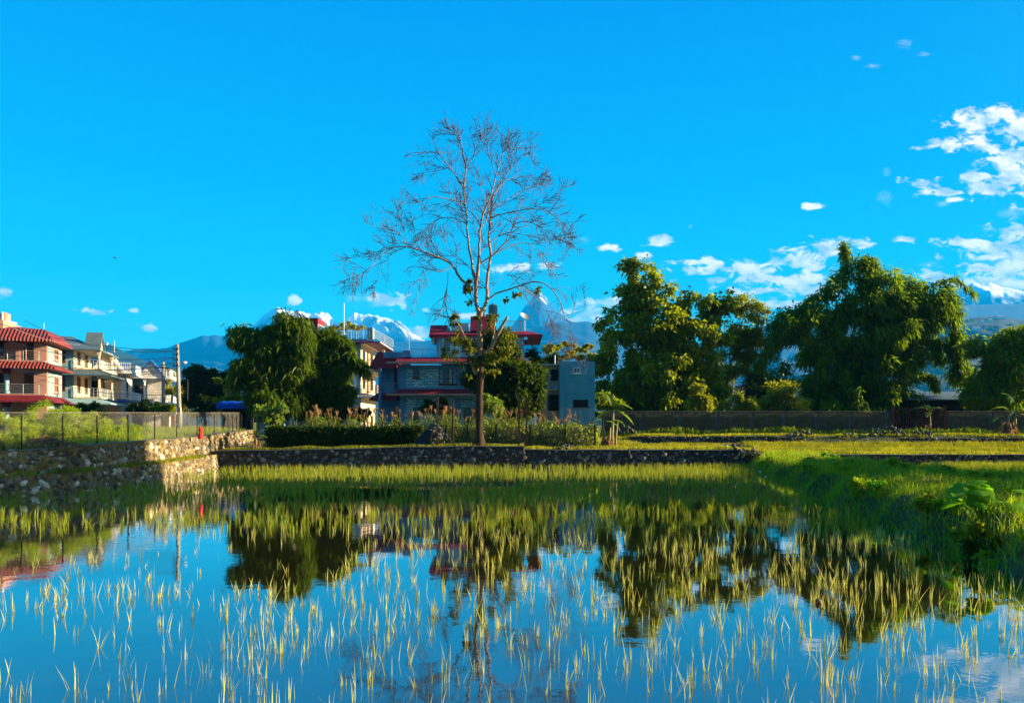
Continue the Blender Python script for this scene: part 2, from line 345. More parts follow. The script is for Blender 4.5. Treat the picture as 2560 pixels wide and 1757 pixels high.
L_bamboo = leafmat('bamboo_leaf', (0.028,0.058,0.003), (0.20,0.29,0.012), 0.48, patch=0.35)
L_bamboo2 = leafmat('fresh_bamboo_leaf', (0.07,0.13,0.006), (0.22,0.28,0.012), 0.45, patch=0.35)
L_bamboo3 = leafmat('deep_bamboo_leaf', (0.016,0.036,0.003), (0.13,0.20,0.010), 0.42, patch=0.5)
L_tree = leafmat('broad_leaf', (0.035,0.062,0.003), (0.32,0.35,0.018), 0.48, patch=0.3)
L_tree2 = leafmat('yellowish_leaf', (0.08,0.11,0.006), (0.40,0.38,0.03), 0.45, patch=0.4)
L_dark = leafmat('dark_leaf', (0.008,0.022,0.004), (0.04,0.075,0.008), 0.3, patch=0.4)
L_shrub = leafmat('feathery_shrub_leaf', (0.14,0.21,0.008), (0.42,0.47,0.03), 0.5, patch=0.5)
L_vine = leafmat('vine_leaf', (0.012,0.028,0.003), (0.08,0.12,0.008), 0.35)
L_corn = leafmat('maize_leaf', (0.10,0.15,0.015), (0.38,0.38,0.09), 0.45, patch=1.0)
L_tassel = leafmat('maize_tassel', (0.30,0.17,0.07), (0.45,0.28,0.13), 0.3, tcol=(1.2,1.0,0.7))
L_banana = leafmat('banana_leaf', (0.09,0.16,0.025), (0.22,0.28,0.06), 0.4, patch=1.5)
L_taro = leafmat('taro_leaf', (0.07,0.22,0.010), (0.20,0.38,0.015), 0.45, patch=1.0)
L_rice = leafmat('rice_blade', (0.40,0.41,0.09), (0.60,0.56,0.18), 0.35, tcol=(1.2,1.15,0.6), patch=0.3)
L_rice2 = leafmat('green_rice_blade', (0.13,0.18,0.01), (0.36,0.37,0.03), 0.40, tcol=(1.3,1.3,0.6), patch=0.25)
L_grass = leafmat('field_grass', (0.06,0.09,0.006), (0.52,0.50,0.03), 0.45, tcol=(1.3,1.3,0.6), patch=0.5)
L_bank = leafmat('bank_grass', (0.08,0.13,0.006), (0.40,0.50,0.02), 0.4, patch=0.8)
L_drygr = leafmat('dry_grass', (0.22,0.18,0.05), (0.42,0.34,0.12), 0.35, tcol=(1.2,1.1,0.6))
L_drybr = leafmat('dry_banana_leaf', (0.22,0.12,0.05), (0.40,0.25,0.12), 0.3, tcol=(1.2,1,0.7))

#==SETTING==
# ------------------------------------------------------------------ terrain
WALL = [(-30,12.0,1.35,0),(-24,19.5,1.45,0),(-18.1,26.1,1.54,0),(-16.9,28.5,1.68,0),(-16.45,33.5,1.80,0),(-17.7,41.5,1.84,0),(-19.3,53.0,2.10,0),(-20.0,58,2.15,0)]   # left wall line: X, Y, top
CROSS = [(-17.4,43.6,0.98),(-11.5,43.9,1.05),(-5.6,44.3,1.20),(0.7,44.8,1.22),(0.75,44.9,1.0),(5.6,45.2,0.98),(14.5,45.9,0.95),(17.8,46.1,0.68),(22,46.4,0.64),(38,47.3,0.6),(75,49.5,0.5)]
def wx(Y): return np.interp(Y, [p[1] for p in WALL], [p[0] for p in WALL])
def wt(Y): return np.interp(Y, [p[1] for p in WALL], [p[2] for p in WALL])
def cy(X): return np.interp(X, [p[0] for p in CROSS], [p[1] for p in CROSS])
def ct(X): return np.interp(X, [p[0] for p in CROSS], [p[2] for p in CROSS])
BL = [(4,8.9),(8,8.7),(12.3,8.6),(14.1,8.7),(17.3,9.2),(22.3,10.0),(28,11.3),(33.7,12.6),(40,13.6),(50,15.0)]
BR = [(4,20),(12,18),(20,16.8),(27,18.6),(33,17.6),(40,17.5),(50,19.5)]
def bl(Y): return np.interp(Y, [p[0] for p in BL], [p[1] for p in BL]) + 0.25*np.sin(Y*1.3)+0.15*np.sin(Y*2.9)
def br(Y): return np.interp(Y, [p[0] for p in BR], [p[1] for p in BR]) + 0.3*np.sin(Y*1.1)
def sst(a, b, x):
    t = np.clip((x-a)/(b-a), 0, 1); return t*t*(3-2*t)
def ground_z(X, Y):
    X = np.asarray(X, float); Y = np.asarray(Y, float)
    z = np.full(np.broadcast(X, Y).shape, -0.30)
    rough = fbm(X*0.8+50, Y*0.8+50, 4)
    # bund on the right
    b = sst(bl(Y)-0.3, bl(Y)+0.9, X)*(1-sst(br(Y)-1.0, br(Y)+0.3, X))
    bz = -0.3 + b*(0.38 + 0.62*rough + 0.45*fbm(X*2.0, Y*2.0, 3))
    z = np.maximum(z, bz)
    # terrace beyond the cross wall
    far = ct(X) + (fbm(X*0.5, Y*0.5, 3)-0.5)*0.15
    step = 0.62*sst(57.2, 57.7, Y)*sst(9, 10, X) + 0.25*sst(58, 70, Y) + 0.35*sst(46, 60, Y)*(1-sst(9,10,X))
    far = far + step + 0.3*sst(70, 120, Y)
    far = far + (1.05-ct(X))*sst(53, 57, Y)
    t = sst(0.25, 0.45, Y-cy(X))
    z = z*(1-t)+far*t
    # land behind the left wall
    t2 = sst(0.2, 0.4, wx(Y)-X)*(1-sst(57.5,58,Y))
    lz = wt(Y)-0.05 + 0.25*fbm(X*0.4, Y*0.4, 3)*sst(0.3, 3, wx(Y)-X)
    z = z*(1-t2)+lz*t2
    return z
def axis(lo, hi, step, outs_lo, outs_hi):
    return np.concatenate([outs_lo, np.arange(lo, hi+1e-6, step), outs_hi])
ax = axis(-34, 60, 0.35, [-16000,-9000,-5000,-2500,-1200,-500,-200,-100,-60,-44], [62,66,75,100,200,500,1200,2500,5000,9000,16000])
ay = axis(3, 62, 0.35, [-400,-60,-10], [63,66,70,80,100,150,250,500,1000,2000,4000,8000,16000])
GX, GY = np.meshgrid(ax, ay); GZ = ground_z(GX, GY)
GZ = np.where(np.abs(GX) > 200, 2.0, GZ); GZ = np.where(GY > 200, 2.0, GZ)
nx, ny = len(ax), len(ay)
idx = np.arange(nx*ny).reshape(ny, nx)
quads = lambda idx: np.stack([idx[:-1,:-1], idx[:-1,1:], idx[1:,1:], idx[1:,:-1]], -1).reshape(-1, 4)
M_ground = mat('earth_and_turf', (0.035,0.045,0.012), 0.95, 0.4, 0.9, 0.03, col2=(0.11,0.105,0.035), bscale=6)
gnd = np_mesh('ground', np.stack([GX,GY,GZ], -1).reshape(-1,3), quads(idx), M_ground, smooth=True); tag(gnd, kind='structure')

def watermat(name, strength=1.0):
    m = bpy.data.materials.new(name); m.use_nodes = True; t = m.node_tree; t.nodes.clear()
    tcn = nd(t, 'ShaderNodeTexCoord'); mp = nd(t, 'ShaderNodeMapping'); mp.inputs['Scale'].default_value = (1, 1.0, 1); t.links.new(tcn.outputs['Object'], mp.inputs[0])
    n = nd(t, 'ShaderNodeTexNoise'); n.inputs['Scale'].default_value = 2.2; n.inputs['Detail'].default_value = 5; n.inputs['Roughness'].default_value = 0.55; t.links.new(mp.outputs[0], n.inputs['Vector'])
    mm = nd(t, 'ShaderNodeTexNoise'); mm.inputs['Scale'].default_value = 0.16; t.links.new(mp.outputs[0], mm.inputs['Vector'])
    k = nd(t, 'ShaderNodeMapRange'); k.inputs[1].default_value = 0.4; k.inputs[2].default_value = 0.65; k.inputs[3].default_value = 0.25; t.links.new(mm.outputs[0], k.inputs[0])
    bp = nd(t, 'ShaderNodeBump'); bp.inputs['Distance'].default_value = 0.0032*strength; t.links.new(n.outputs[0], bp.inputs['Height']); t.links.new(k.outputs[0], bp.inputs['Strength'])
    n3 = nd(t, 'ShaderNodeTexNoise'); n3.inputs['Scale'].default_value = 0.9; n3.inputs['Detail'].default_value = 8; t.links.new(tcn.outputs['Object'], n3.inputs['Vector'])
    mx = nd(t, 'ShaderNodeMix', data_type='RGBA'); t.links.new(n3.outputs[0], mx.inputs[0]); mx.inputs[6].default_value = (0.006,0.006,0.001,1); mx.inputs[7].default_value = (0.032,0.023,0.003,1)
    d = nd(t, 'ShaderNodeBsdfDiffuse'); t.links.new(mx.outputs[2], d.inputs[0])
    gl = nd(t, 'ShaderNodeBsdfGlossy'); gl.inputs['Roughness'].default_value = 0.015; gl.inputs['Color'].default_value = (0.95,0.97,1,1); t.links.new(bp.outputs[0], gl.inputs['Normal'])
    lw = nd(t, 'ShaderNodeFresnel'); lw.inputs['IOR'].default_value = 1.65; t.links.new(bp.outputs[0], lw.inputs['Normal'])
    fr = mth('MULTIPLY_ADD', lw.outputs[0], 1.25, 0.15, clamp=True, tree=t)
    ms = nd(t, 'ShaderNodeMixShader'); t.links.new(fr, ms.inputs[0]); t.links.new(d.outputs[0], ms.inputs[1]); t.links.new(gl.outputs[0], ms.inputs[2])
    o = nd(t, 'ShaderNodeOutputMaterial'); t.links.new(ms.outputs[0], o.inputs[0]); return m
M_water = watermat('paddy_water')
def poly_sheet(name, pts, z, m):
    me = bpy.data.meshes.new(name); me.from_pydata([(x,y,z) for x,y in pts], [], [tuple(range(len(pts)))]); me.materials.append(m); me.update()
    o = bpy.data.objects.new(name, me); C.objects.link(o); return o
wp = [(-40,-8),(12,-8)] + [(11.5,Y) for Y in (2,14)] + [(12.5,20),(14,28),(15.2,36),(16.5,46),(17,46.2)] + [(14.5,46.1),(5.6,45.4),(0.7,45.0),(-5.6,44.5),(-11.5,44.1),(-17.9,43.8)] + [(-16.8,33.5),(-17.2,28.6),(-18.5,26.0),(-24.4,19.4),(-32,10)]
w = poly_sheet('water', wp, 0.0, M_water); tag(w, kind='structure')
w2 = poly_sheet('water', [(15,4),(70,4),(74,49.6),(38,47.5),(22,46.6),(17.6,46.2),(16.6,40),(16.5,30),(16.6,24),(15.5,16)], 0.03, M_water); tag(w2, kind='structure')

# ------------------------------------------------------------------ mountains
def snowmat(name, line, rock1, rock2, soft=250, amp=1100.0):
    m = mat(name, rock1, 0.95, 0.3, 0.0016, 0, col2=rock2, detail=10); t = m.node_tree; b = t.nodes['Principled BSDF']
    src = b.inputs['Base Color'].links[0].from_socket
    g = nd(t, 'ShaderNodeNewGeometry'); s = nd(t, 'ShaderNodeSeparateXYZ'); t.links.new(g.outputs['Position'], s.inputs[0])
    n = nd(t, 'ShaderNodeTexNoise'); n.inputs['Scale'].default_value = 0.004; n.inputs['Detail'].default_value = 9; t.links.new(g.outputs['Position'], n.inputs['Vector'])
    a = mth('MULTIPLY_ADD', mth('SUBTRACT', n.outputs[0], 0.5, tree=t), amp, s.outputs[2], tree=t)
    r = nd(t, 'ShaderNodeMapRange'); r.inputs[1].default_value = line; r.inputs[2].default_value = line+soft; t.links.new(a, r.inputs[0])
    mx = nd(t, 'ShaderNodeMix', data_type='RGBA'); t.links.new(r.outputs[0], mx.inputs[0]); t.links.new(src, mx.inputs[6]); mx.inputs[7].default_value = (0.85,0.87,0.9,1)
    t.links.new(mx.outputs[2], b.inputs['Base Color']); return m
def mountain(name, D, prof, m, depth, nscale, rough, nx=420, ny=60, x0=-160, x1=2720):
    xs = np.linspace(x0, x1, nx)
    ys = np.interp(xs, [p[0] for p in prof], [p[1] for p in prof])
    top = H + (HY-ys)*D/F; X = (xs-CX)*D/F
    t = np.linspace(-1, 0.35, ny)
    TT, XX = np.meshgrid(t, X, indexing='ij'); TP = np.broadcast_to(top, TT.shape)
    YY = D + TT*depth
    sp = fbm(XX/nscale + 3*TT, YY/(nscale*2.2), 6, ridged=True)
    base = np.where(TT <= 0, 1-np.abs(TT)**0.9, 1-TT*1.6)
    amp = np.clip(np.abs(TT)*3.0, 0, 1)*np.clip(1.15-np.abs(TT), 0, 1)
    Z = TP*base + amp*(sp-0.6)*rough*TP
    jag = (fbm(XX/(nscale*0.12), YY/(nscale*0.12), 4)-0.5)*rough*0.045*TP
    Z = Z + jag
    Z = np.where(TT < -0.97, -20, Z)
    idx = np.arange(nx*ny).reshape(ny, nx)
    o = np_mesh(name, np.stack([XX*YY/D, YY, Z], -1).reshape(-1,3), quads(idx), m, smooth=False); tag(o, kind='structure'); MT[name+str(D)] = (xs, t, XX*YY/D, YY, Z); return o
MT = {}
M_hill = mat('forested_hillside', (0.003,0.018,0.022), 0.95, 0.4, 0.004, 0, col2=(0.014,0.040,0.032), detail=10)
M_hazeblue = snowmat('haze_blue_ridge', 1500, (0.002,0.030,0.10), (0.008,0.06,0.15))  # blue of the distant haze put into the ridge colour
M_snow = snowmat('hazed_snow_peak', 880, (0.006,0.04,0.10), (0.03,0.09,0.17), 260)  # rock below the snow also painted haze blue
M_peak = snowmat('hazed_rocky_snow_peak', 1215, (0.002,0.03,0.10), (0.006,0.06,0.17), 160, 650.0)  # peak rock tinted blue to stand in for haze
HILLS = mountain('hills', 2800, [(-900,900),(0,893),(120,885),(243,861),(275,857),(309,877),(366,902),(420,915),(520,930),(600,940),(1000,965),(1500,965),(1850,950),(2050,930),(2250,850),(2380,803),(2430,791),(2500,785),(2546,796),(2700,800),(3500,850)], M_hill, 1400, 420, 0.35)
mountain('hills', 5800, [(-900,880),(0,885),(200,880),(309,877),(336,871),(366,868),(396,869),(420,866),(440,858),(483,844),(500,838),(510,835),(524,838),(536,833),(560,838),(582,830),(620,828),(700,838),(800,850),(900,858),(980,852),(1032,850),(1065,849),(1150,838),(1240,826),(1330,818),(1400,800),(1452,801),(1467,799),(1490,805),(1514,817),(1540,840),(1700,860),(1850,850),(1905,815),(1930,800),(1953,783),(1974,786),(1997,781),(2100,775),(2250,770),(2383,760),(2560,755),(3500,800)], M_hazeblue, 2600, 800, 0.30)
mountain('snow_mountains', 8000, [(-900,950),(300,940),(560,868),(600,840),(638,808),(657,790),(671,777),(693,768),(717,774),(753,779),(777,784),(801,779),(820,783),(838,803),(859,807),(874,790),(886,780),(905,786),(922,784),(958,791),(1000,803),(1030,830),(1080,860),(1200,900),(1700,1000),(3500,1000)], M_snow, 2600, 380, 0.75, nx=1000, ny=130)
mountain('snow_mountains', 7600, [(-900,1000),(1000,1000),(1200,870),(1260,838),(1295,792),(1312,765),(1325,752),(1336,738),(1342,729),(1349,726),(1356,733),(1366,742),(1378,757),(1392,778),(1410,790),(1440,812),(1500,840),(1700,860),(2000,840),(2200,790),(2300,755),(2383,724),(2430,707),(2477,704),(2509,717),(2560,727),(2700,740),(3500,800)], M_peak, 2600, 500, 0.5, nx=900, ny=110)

# haze: a closed box round the camera and the whole scene
hz = MB().box(-6900, 6900, -300, 11000, -60, 1580).build('haze', bpy.data.materials.new('haze_air'))
hm = hz.data.materials[0]; hm.use_nodes = True; t = hm.node_tree; t.nodes.clear()
pv = nd(t, 'ShaderNodeVolumePrincipled'); pv.inputs['Density'].default_value = HAZE_DENSITY; pv.inputs['Color'].default_value = HAZE_COLOR; pv.inputs['Anisotropy'].default_value = 0.0
ho = nd(t, 'ShaderNodeOutputMaterial'); t.links.new(pv.outputs[0], ho.inputs['Volume']); tag(hz, kind='stuff')

#==WALLS==
# ------------------------------------------------------------------ rubble walls
ICO = None
def ico():
    global ICO
    if ICO is None:
        t = (1+5**0.5)/2
        v = np.array([(-1,t,0),(1,t,0),(-1,-t,0),(1,-t,0),(0,-1,t),(0,1,t),(0,-1,-t),(0,1,-t),(t,0,-1),(t,0,1),(-t,0,-1),(-t,0,1)], float)
        f = [(0,11,5),(0,5,1),(0,1,7),(0,7,10),(0,10,11),(1,5,9),(5,11,4),(11,10,2),(10,7,6),(7,1,8),(3,9,4),(3,4,2),(3,2,6),(3,6,8),(3,8,9),(4,9,5),(2,4,11),(6,2,10),(8,6,7),(9,8,1)]
        v = [p/np.linalg.norm(p) for p in v]; cache = {}
        def mid(a, b):
            k = (min(a,b), max(a,b))
            if k not in cache:
                q = (v[a]+v[b])/2; v.append(q/np.linalg.norm(q)); cache[k] = len(v)-1
            return cache[k]
        nf = []
        for a, b, c in f:
            x, y, z = mid(a,b), mid(b,c), mid(c,a); nf += [(a,x,z),(b,y,x),(c,z,y),(x,y,z)]
        ICO = (np.array(v), np.array(nf))
    return ICO
def stone_shape():
    v, f = ico(); v = v.copy()
    for _ in range(5):                                   # chop facets
        n = RNG.normal(size=3); n /= np.linalg.norm(n); d = v@n; lim = RNG.uniform(0.55, 0.85)
        v = v - np.outer(np.clip(d-lim, 0, None), n)
    return v*(1+RNG.normal(0, 0.05, (len(v),1))), f
def stones_np(places):    # list of (center, (a,b,c) axes lengths, tangent angle)
    Vs, Fs, base = [], [], 0
    for c, r, ang in places:
        v, f = stone_shape(); v = v*np.array(r)
        a2 = RNG.uniform(-0.6, 0.6); ca, sa = math.cos(a2), math.sin(a2)
        v = np.stack([v[:,0]*ca-v[:,2]*sa, v[:,1], v[:,0]*sa+v[:,2]*ca], -1)
        ca, sa = math.cos(ang), math.sin(ang)
        v = np.stack([v[:,0]*ca-v[:,1]*sa, v[:,0]*sa+v[:,1]*ca, v[:,2]], -1) + np.array(c)
        Vs.append(v); Fs.append(f+base); base += len(v)
    return np.concatenate(Vs), np.concatenate(Fs)
def rubble_wall(name, path, label, side, z_base, smin, smax, mortar, stonem, thick=0.5, cap=None, cat='stone wall', lean=0.0):
    o = path[0]; root = empty(name, (o[0], o[1], 0), label, cat)
    org = Vector((o[0], o[1], 0)); mb = MB()
    pts = []
    for i in range(len(path)-1):
        a, b = path[i], path[i+1]; L_ = math.hypot(b[0]-a[0], b[1]-a[1]); n = max(1, int(L_/0.6))
        for k in range(n): pts.append([a[j]+(b[j]-a[j])*k/n for j in range(3)])
    pts.append(list(path[-1][:3]))
    places = []; ring = []
    for i, p in enumerate(pts):
        q0, q1 = pts[max(0,i-1)], pts[min(len(pts)-1,i+1)]
        tx, ty = q1[0]-q0[0], q1[1]-q0[1]; l = math.hypot(tx, ty) or 1; tx /= l; ty /= l
        nx_, ny_ = (ty*side, -tx*side)             # outward normal
        ring.append((p, (tx,ty), (nx_,ny_)))
    for i in range(len(ring)):
        p, tt, nn = ring[i]; w0 = 0.02*math.sin(i*1.7)
        mb.v += [(p[0]+nn[0]*(w0+lean), p[1]+nn[1]*(w0+lean), z_base), (p[0]+nn[0]*w0, p[1]+nn[1]*w0, p[2]), (p[0]-nn[0]*thick, p[1]-nn[1]*thick, p[2]), (p[0]-nn[0]*thick, p[1]-nn[1]*thick, z_base)]
        if i:
            b = len(mb.v)-8
            mb.f += [(b,b+4,b+5,b+1),(b+1,b+5,b+6,b+2),(b+2,b+6,b+7,b+3)]
    mb.f += [(0,1,2,3)]; e = len(mb.v)-4; mb.f += [(e+3,e+2,e+1,e)]
    mb.build('mortar', mortar, root, org)
    for i in range(len(ring)-1):
        (p, tt, nn), (q, _, _) = ring[i], ring[i+1]
        L_ = math.hypot(q[0]-p[0], q[1]-p[1]); area = L_*(p[2]-z_base); n = int(area/(((smin+smax)/2)**2*0.95)+RNG.random())
        for k in range(n):
            s = RNG.uniform(smin, smax)*(1.5 if RNG.random() < 0.08 else 1); u_ = RNG.random(); zt = p[2]+(q[2]-p[2])*u_
            z = RNG.uniform(z_base+0.1, zt-s*0.35); fr = 1-(z-z_base)/max(0.1, zt-z_base)
            x = p[0]+(q[0]-p[0])*u_; y = p[1]+(q[1]-p[1])*u_
            k2 = lean*fr - s*0.14
            places.append(((x+nn[0]*k2, y+nn[1]*k2, z), (s*RNG.uniform(0.45,0.95), s*RNG.uniform(0.4,0.6), s*RNG.uniform(0.35,0.8)), math.atan2(tt[1], tt[0])))
    V, Fc = stones_np(places); np_mesh('stones', V, Fc, stonem, root, org)
    if cap:
        cm = MB()
        for i in range(len(ring)):
            p, tt, nn = ring[i]; z = p[2]+0.012*math.sin(i*0.9)
            cm.v += [(p[0]+nn[0]*0.06, p[1]+nn[1]*0.06, z-0.01), (p[0]+nn[0]*0.06, p[1]+nn[1]*0.06, z+0.03), (p[0]-nn[0]*(thick-0.02), p[1]-nn[1]*(thick-0.02), z+0.03), (p[0]-nn[0]*(thick-0.02), p[1]-nn[1]*(thick-0.02), z-0.01)]
            if i:
                b = len(cm.v)-8; cm.f += [(b,b+4,b+5,b+1),(b+1,b+5,b+6,b+2),(b+2,b+6,b+7,b+3),(b+3,b+7,b+4,b)]
        cm.f += [(0,1,2,3)]; e = len(cm.v)-4; cm.f += [(e+3,e+2,e+1,e)]
        cm.build('coping', cap, root, org)
    return root
lw_path = [(p[0],p[1],p[2]) for p in WALL]
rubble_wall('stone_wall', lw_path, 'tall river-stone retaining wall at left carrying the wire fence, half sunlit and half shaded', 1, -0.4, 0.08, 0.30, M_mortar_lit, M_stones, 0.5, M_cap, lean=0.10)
# stepped footing in front of the tall wall
foot = [(-29.4,11.6,0.62),(-23.5,19.2,0.66),(-17.55,25.9,0.70),(-16.3,28.4,0.74),(-15.8,33.5,0.80),(-16.9,40.6,0.76),(-17.3,43.3,0.80)]
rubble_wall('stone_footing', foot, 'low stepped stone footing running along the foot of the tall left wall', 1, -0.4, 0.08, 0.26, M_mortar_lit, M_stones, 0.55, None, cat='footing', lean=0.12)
rubble_wall('stone_wall', [c for c in CROSS if c[0] <= 15], 'long dark shaded stone wall across the far side of the flooded paddy below the bare tree', 1, -0.4, 0.10, 0.26, M_mortar_shade, M_stones_shade, 0.5, M_cap)
rubble_wall('stone_wall', [c for c in CROSS if c[0] >= 17], 'low dark stone wall at right behind the grassy bank and the right-hand paddy', 1, -0.4, 0.10, 0.24, M_mortar_shade, M_stones_shade, 0.5, M_cap)
rubble_wall('stone_wall', [(9.2,57.3,1.62),(20,57.3,1.62),(22.6,57.3,1.5)], 'short dark stone kerb wall below the chain-link fence right of the banana plant', 1, 0.8, 0.10, 0.22, M_mortar_shade, M_stones_shade, 0.4, None)
rubble_wall('stone_wall', [(30,56.8,1.5),(75,57.5,1.5)], 'thin dark stone terrace edge running to the right frame edge below the gate', 1, 0.7, 0.10, 0.22, M_mortar_shade, M_stones_shade, 0.4, None)

# ------------------------------------------------------------------ chain-link fences
def chainlink(root, org, path, z0f, z1f, pitch, r, name='wire_mesh', m=None):
    # path: list of (x,y); z0f,z1f give bottom and top for distance along
    seg = [0]
    for i in range(1, len(path)): seg.append(seg[-1]+math.hypot(path[i][0]-path[i-1][0], path[i][1]-path[i-1][1]))
    tot = seg[-1]
    def at(s):
        s = np.clip(s, 0, tot); return np.interp(s, seg, [p[0] for p in path]), np.interp(s, seg, [p[1] for p in path])
    V, Fq = [], []; b = 0
    n = int(tot/pitch)
    hmax = max(z1f(0)-z0f(0), z1f(tot)-z0f(tot))
    for sgn in (1, -1):
        for i in range(-int(hmax/pitch)-2, n+int(hmax/pitch)+2):
            s0 = i*pitch; K = 6; ss = s0 + sgn*np.linspace(0, hmax, K)
            ok = (ss >= 0) & (ss <= tot)
            if ok.sum() < 2: continue
            ss = ss[ok]; fr = np.linspace(0, 1, K)[ok]
            x, y = at(ss); z0 = np.array([z0f(q) for q in ss]); z1 = np.array([z1f(q) for q in ss]); z = z0+(z1-z0)*fr
            k = len(ss)
            for j in range(k):
                V += [(x[j],y[j],z[j]+r),(x[j]+r,y[j]+r,z[j]-r*0.6),(x[j]-r,y[j]-r,z[j]-r*0.6)]
            for j in range(k-1):
                for e in range(3): e2 = (e+1)%3; Fq.append((b+j*3+e, b+j*3+e2, b+j*3+3+e2, b+j*3+3+e))
            b += 3*k
    return np_mesh(name, V, Fq, m or M_wire, root, org)
# left fence on the tall wall
fpath = [(p[0]-0.22, p[1]) for p in WALL if 19 < p[1] < 57]
sg = [0]
for i in range(1, len(fpath)): sg.append(sg[-1]+math.hypot(fpath[i][0]-fpath[i-1][0], fpath[i][1]-fpath[i-1][1]))
zb = [float(wt(p[1]))+0.08 for p in fpath]; zt_ = [H + (HY-1031)*p[1]/F*(1.0) for p in fpath]
fo = Vector((fpath[0][0], fpath[0][1], 1.4))
fl = empty('chain_link_fence', fo, 'silvery chain-link fence with thin dark posts standing on the tall left stone wall', 'fence')
chainlink(fl, fo, fpath, lambda s: float(np.interp(s, sg, zb)), lambda s: float(np.interp(s, sg, zt_)), 0.085, 0.0015)
m = MB()
m.tube([(p[0],p[1],z) for p, z in zip(fpath, zt_)], 0.008, 4); m.build('top_wire', M_wire, fl, fo)
for xp in (55,156,240,317.5,385,440,492,534,569,580,591,598,603):
    Ys = np.linspace(20, 56, 400); k = np.argmin(np.abs((np.interp(Ys, [p[1] for p in fpath], [p[0] for p in fpath]))/Ys*F+CX-xp)); Yp = Ys[k]
    X = float(np.interp(Yp, [p[1] for p in fpath], [p[0] for p in fpath])); zt0 = float(np.interp(Yp, [p[1] for p in fpath], zt_))-0.12; z0 = float(wt(Yp))
    MB().box(X+0.01, X+0.05, Yp-0.02, Yp+0.02, z0, zt0).build('post', M_darkpost, fl, fo)
# right fence: concrete panels with chain link
FY = 61.5
def fence_run(x0, x1, label, posts):
    a, b = P(x0, 1080, FY), P(x1, 1080, FY); o = Vector((a.x, FY, 1.7))
    r_ = empty('panel_fence', o, label, 'fence')
    MB().box(a.x, b.x, FY+0.12, FY+0.2, 1.3, 3.58).build('concrete_panel', M_panel, r_, o)
    chainlink(r_, o, [(a.x,FY),(b.x,FY)], lambda s: 1.55, lambda s: 3.66, 0.12, 0.0022, m=M_wire)
    MB().tube([(a.x,FY,3.67),(b.x,FY,3.67)], 0.014, 5).build('top_wire', M_wire, r_, o)
    for xp in posts:
        q = P(xp, 1030, FY); MB().box(q.x-0.25, q.x+0.1, FY+0.06, FY+0.3, 1.2, 3.60).box(q.x+0.1, q.x+0.15, FY-0.05, FY+0.01, 1.3, 3.68).build('post', M_pillar, r_, o)
fence_run(1505, 2228, 'mossy concrete panel fence with chain link, long run between banana plant and rusty gate', (1606,1700,1794,1882,1962,2044,2128,2220))
fence_run(2364, 2760, 'mossy concrete panel fence with chain link, short run right of the rusty gate', (2480,2600,2720))
# gate
g0, g1, g2 = P(2232,1075,FY), P(2292,1075,FY), P(2362,1075,FY); go = Vector((g0.x, FY, 1.8))
gt = empty('iron_gate', go, 'rusty barred double iron gate in the panel fence below the big bamboo', 'gate')
for (a, b, n, dens_) in ((g0, g1, 9, 0.018), (g1, g2, 15, 0.022)):
    lf = MB()
    for k in range(n+1): x = a.x+0.08+(b.x-a.x-0.16)*k/n; lf.box(x-dens_, x+dens_, FY-0.02, FY+0.02, 1.85, 3.98)
    for z in (1.95, 2.8, 3.85): lf.box(a.x+0.06, b.x-0.06, FY+0.021, FY+0.06, z-0.03, z+0.03)
    lf.build('gate_leaf', M_gate, gt, go)
for q in (g0, g2): MB().box(q.x-0.09, q.x+0.09, FY-0.09, FY+0.09, 1.5, 4.15).build('gate_post', M_gate, gt, go)

#==BUILDINGS==
# ------------------------------------------------------------------ house building kit
def window(root, face, Wd, u0, u1, z0, z1, nx=2, nz=1, fm=None, gm=None, t=0.07, d0=0.0, sill=True):
    """face 'f' front (y=-d) or 'r' right side (x=Wd+d)"""
    fm = fm or M_wood; gm = gm or M_glass
    def bx(mb, a, b, c, d, e, f):   # u0,u1,depth0,depth1,z0,z1
        if face == 'f': mb.box(a, b, Wd-d, Wd-c, e, f)
        else: mb.box(Wd+c, Wd+d, a, b, e, f)
    fr = MB(); D1 = d0+0.06
    bx(fr, u0, u0+t, d0, D1, z0, z1); bx(fr, u1-t, u1, d0, D1, z0, z1)
    bx(fr, u0+t, u1-t, d0, D1, z0, z0+t); bx(fr, u0+t, u1-t, d0, D1, z1-t, z1)
    for i in range(1, nx): x = u0+(u1-u0)*i/nx; bx(fr, x-t*0.4, x+t*0.4, d0, D1-0.01, z0+t, z1-t)
    for i in range(1, nz): z = z0+(z1-z0)*i/nz; bx(fr, u0+t, u1-t, d0, D1-0.02, z-t*0.35, z+t*0.35)
    if sill: bx(fr, u0-0.08, u1+0.08, d0, d0+0.14, z0-0.08, z0-0.002)
    o = fr.build('window', fm, root)
    pn = MB(); bx(pn, u0+t*0.5, u1-t*0.5, d0+0.006, d0+0.02, z0+t*0.5, z1-t*0.5); pn.build('pane', gm, o)
    return o
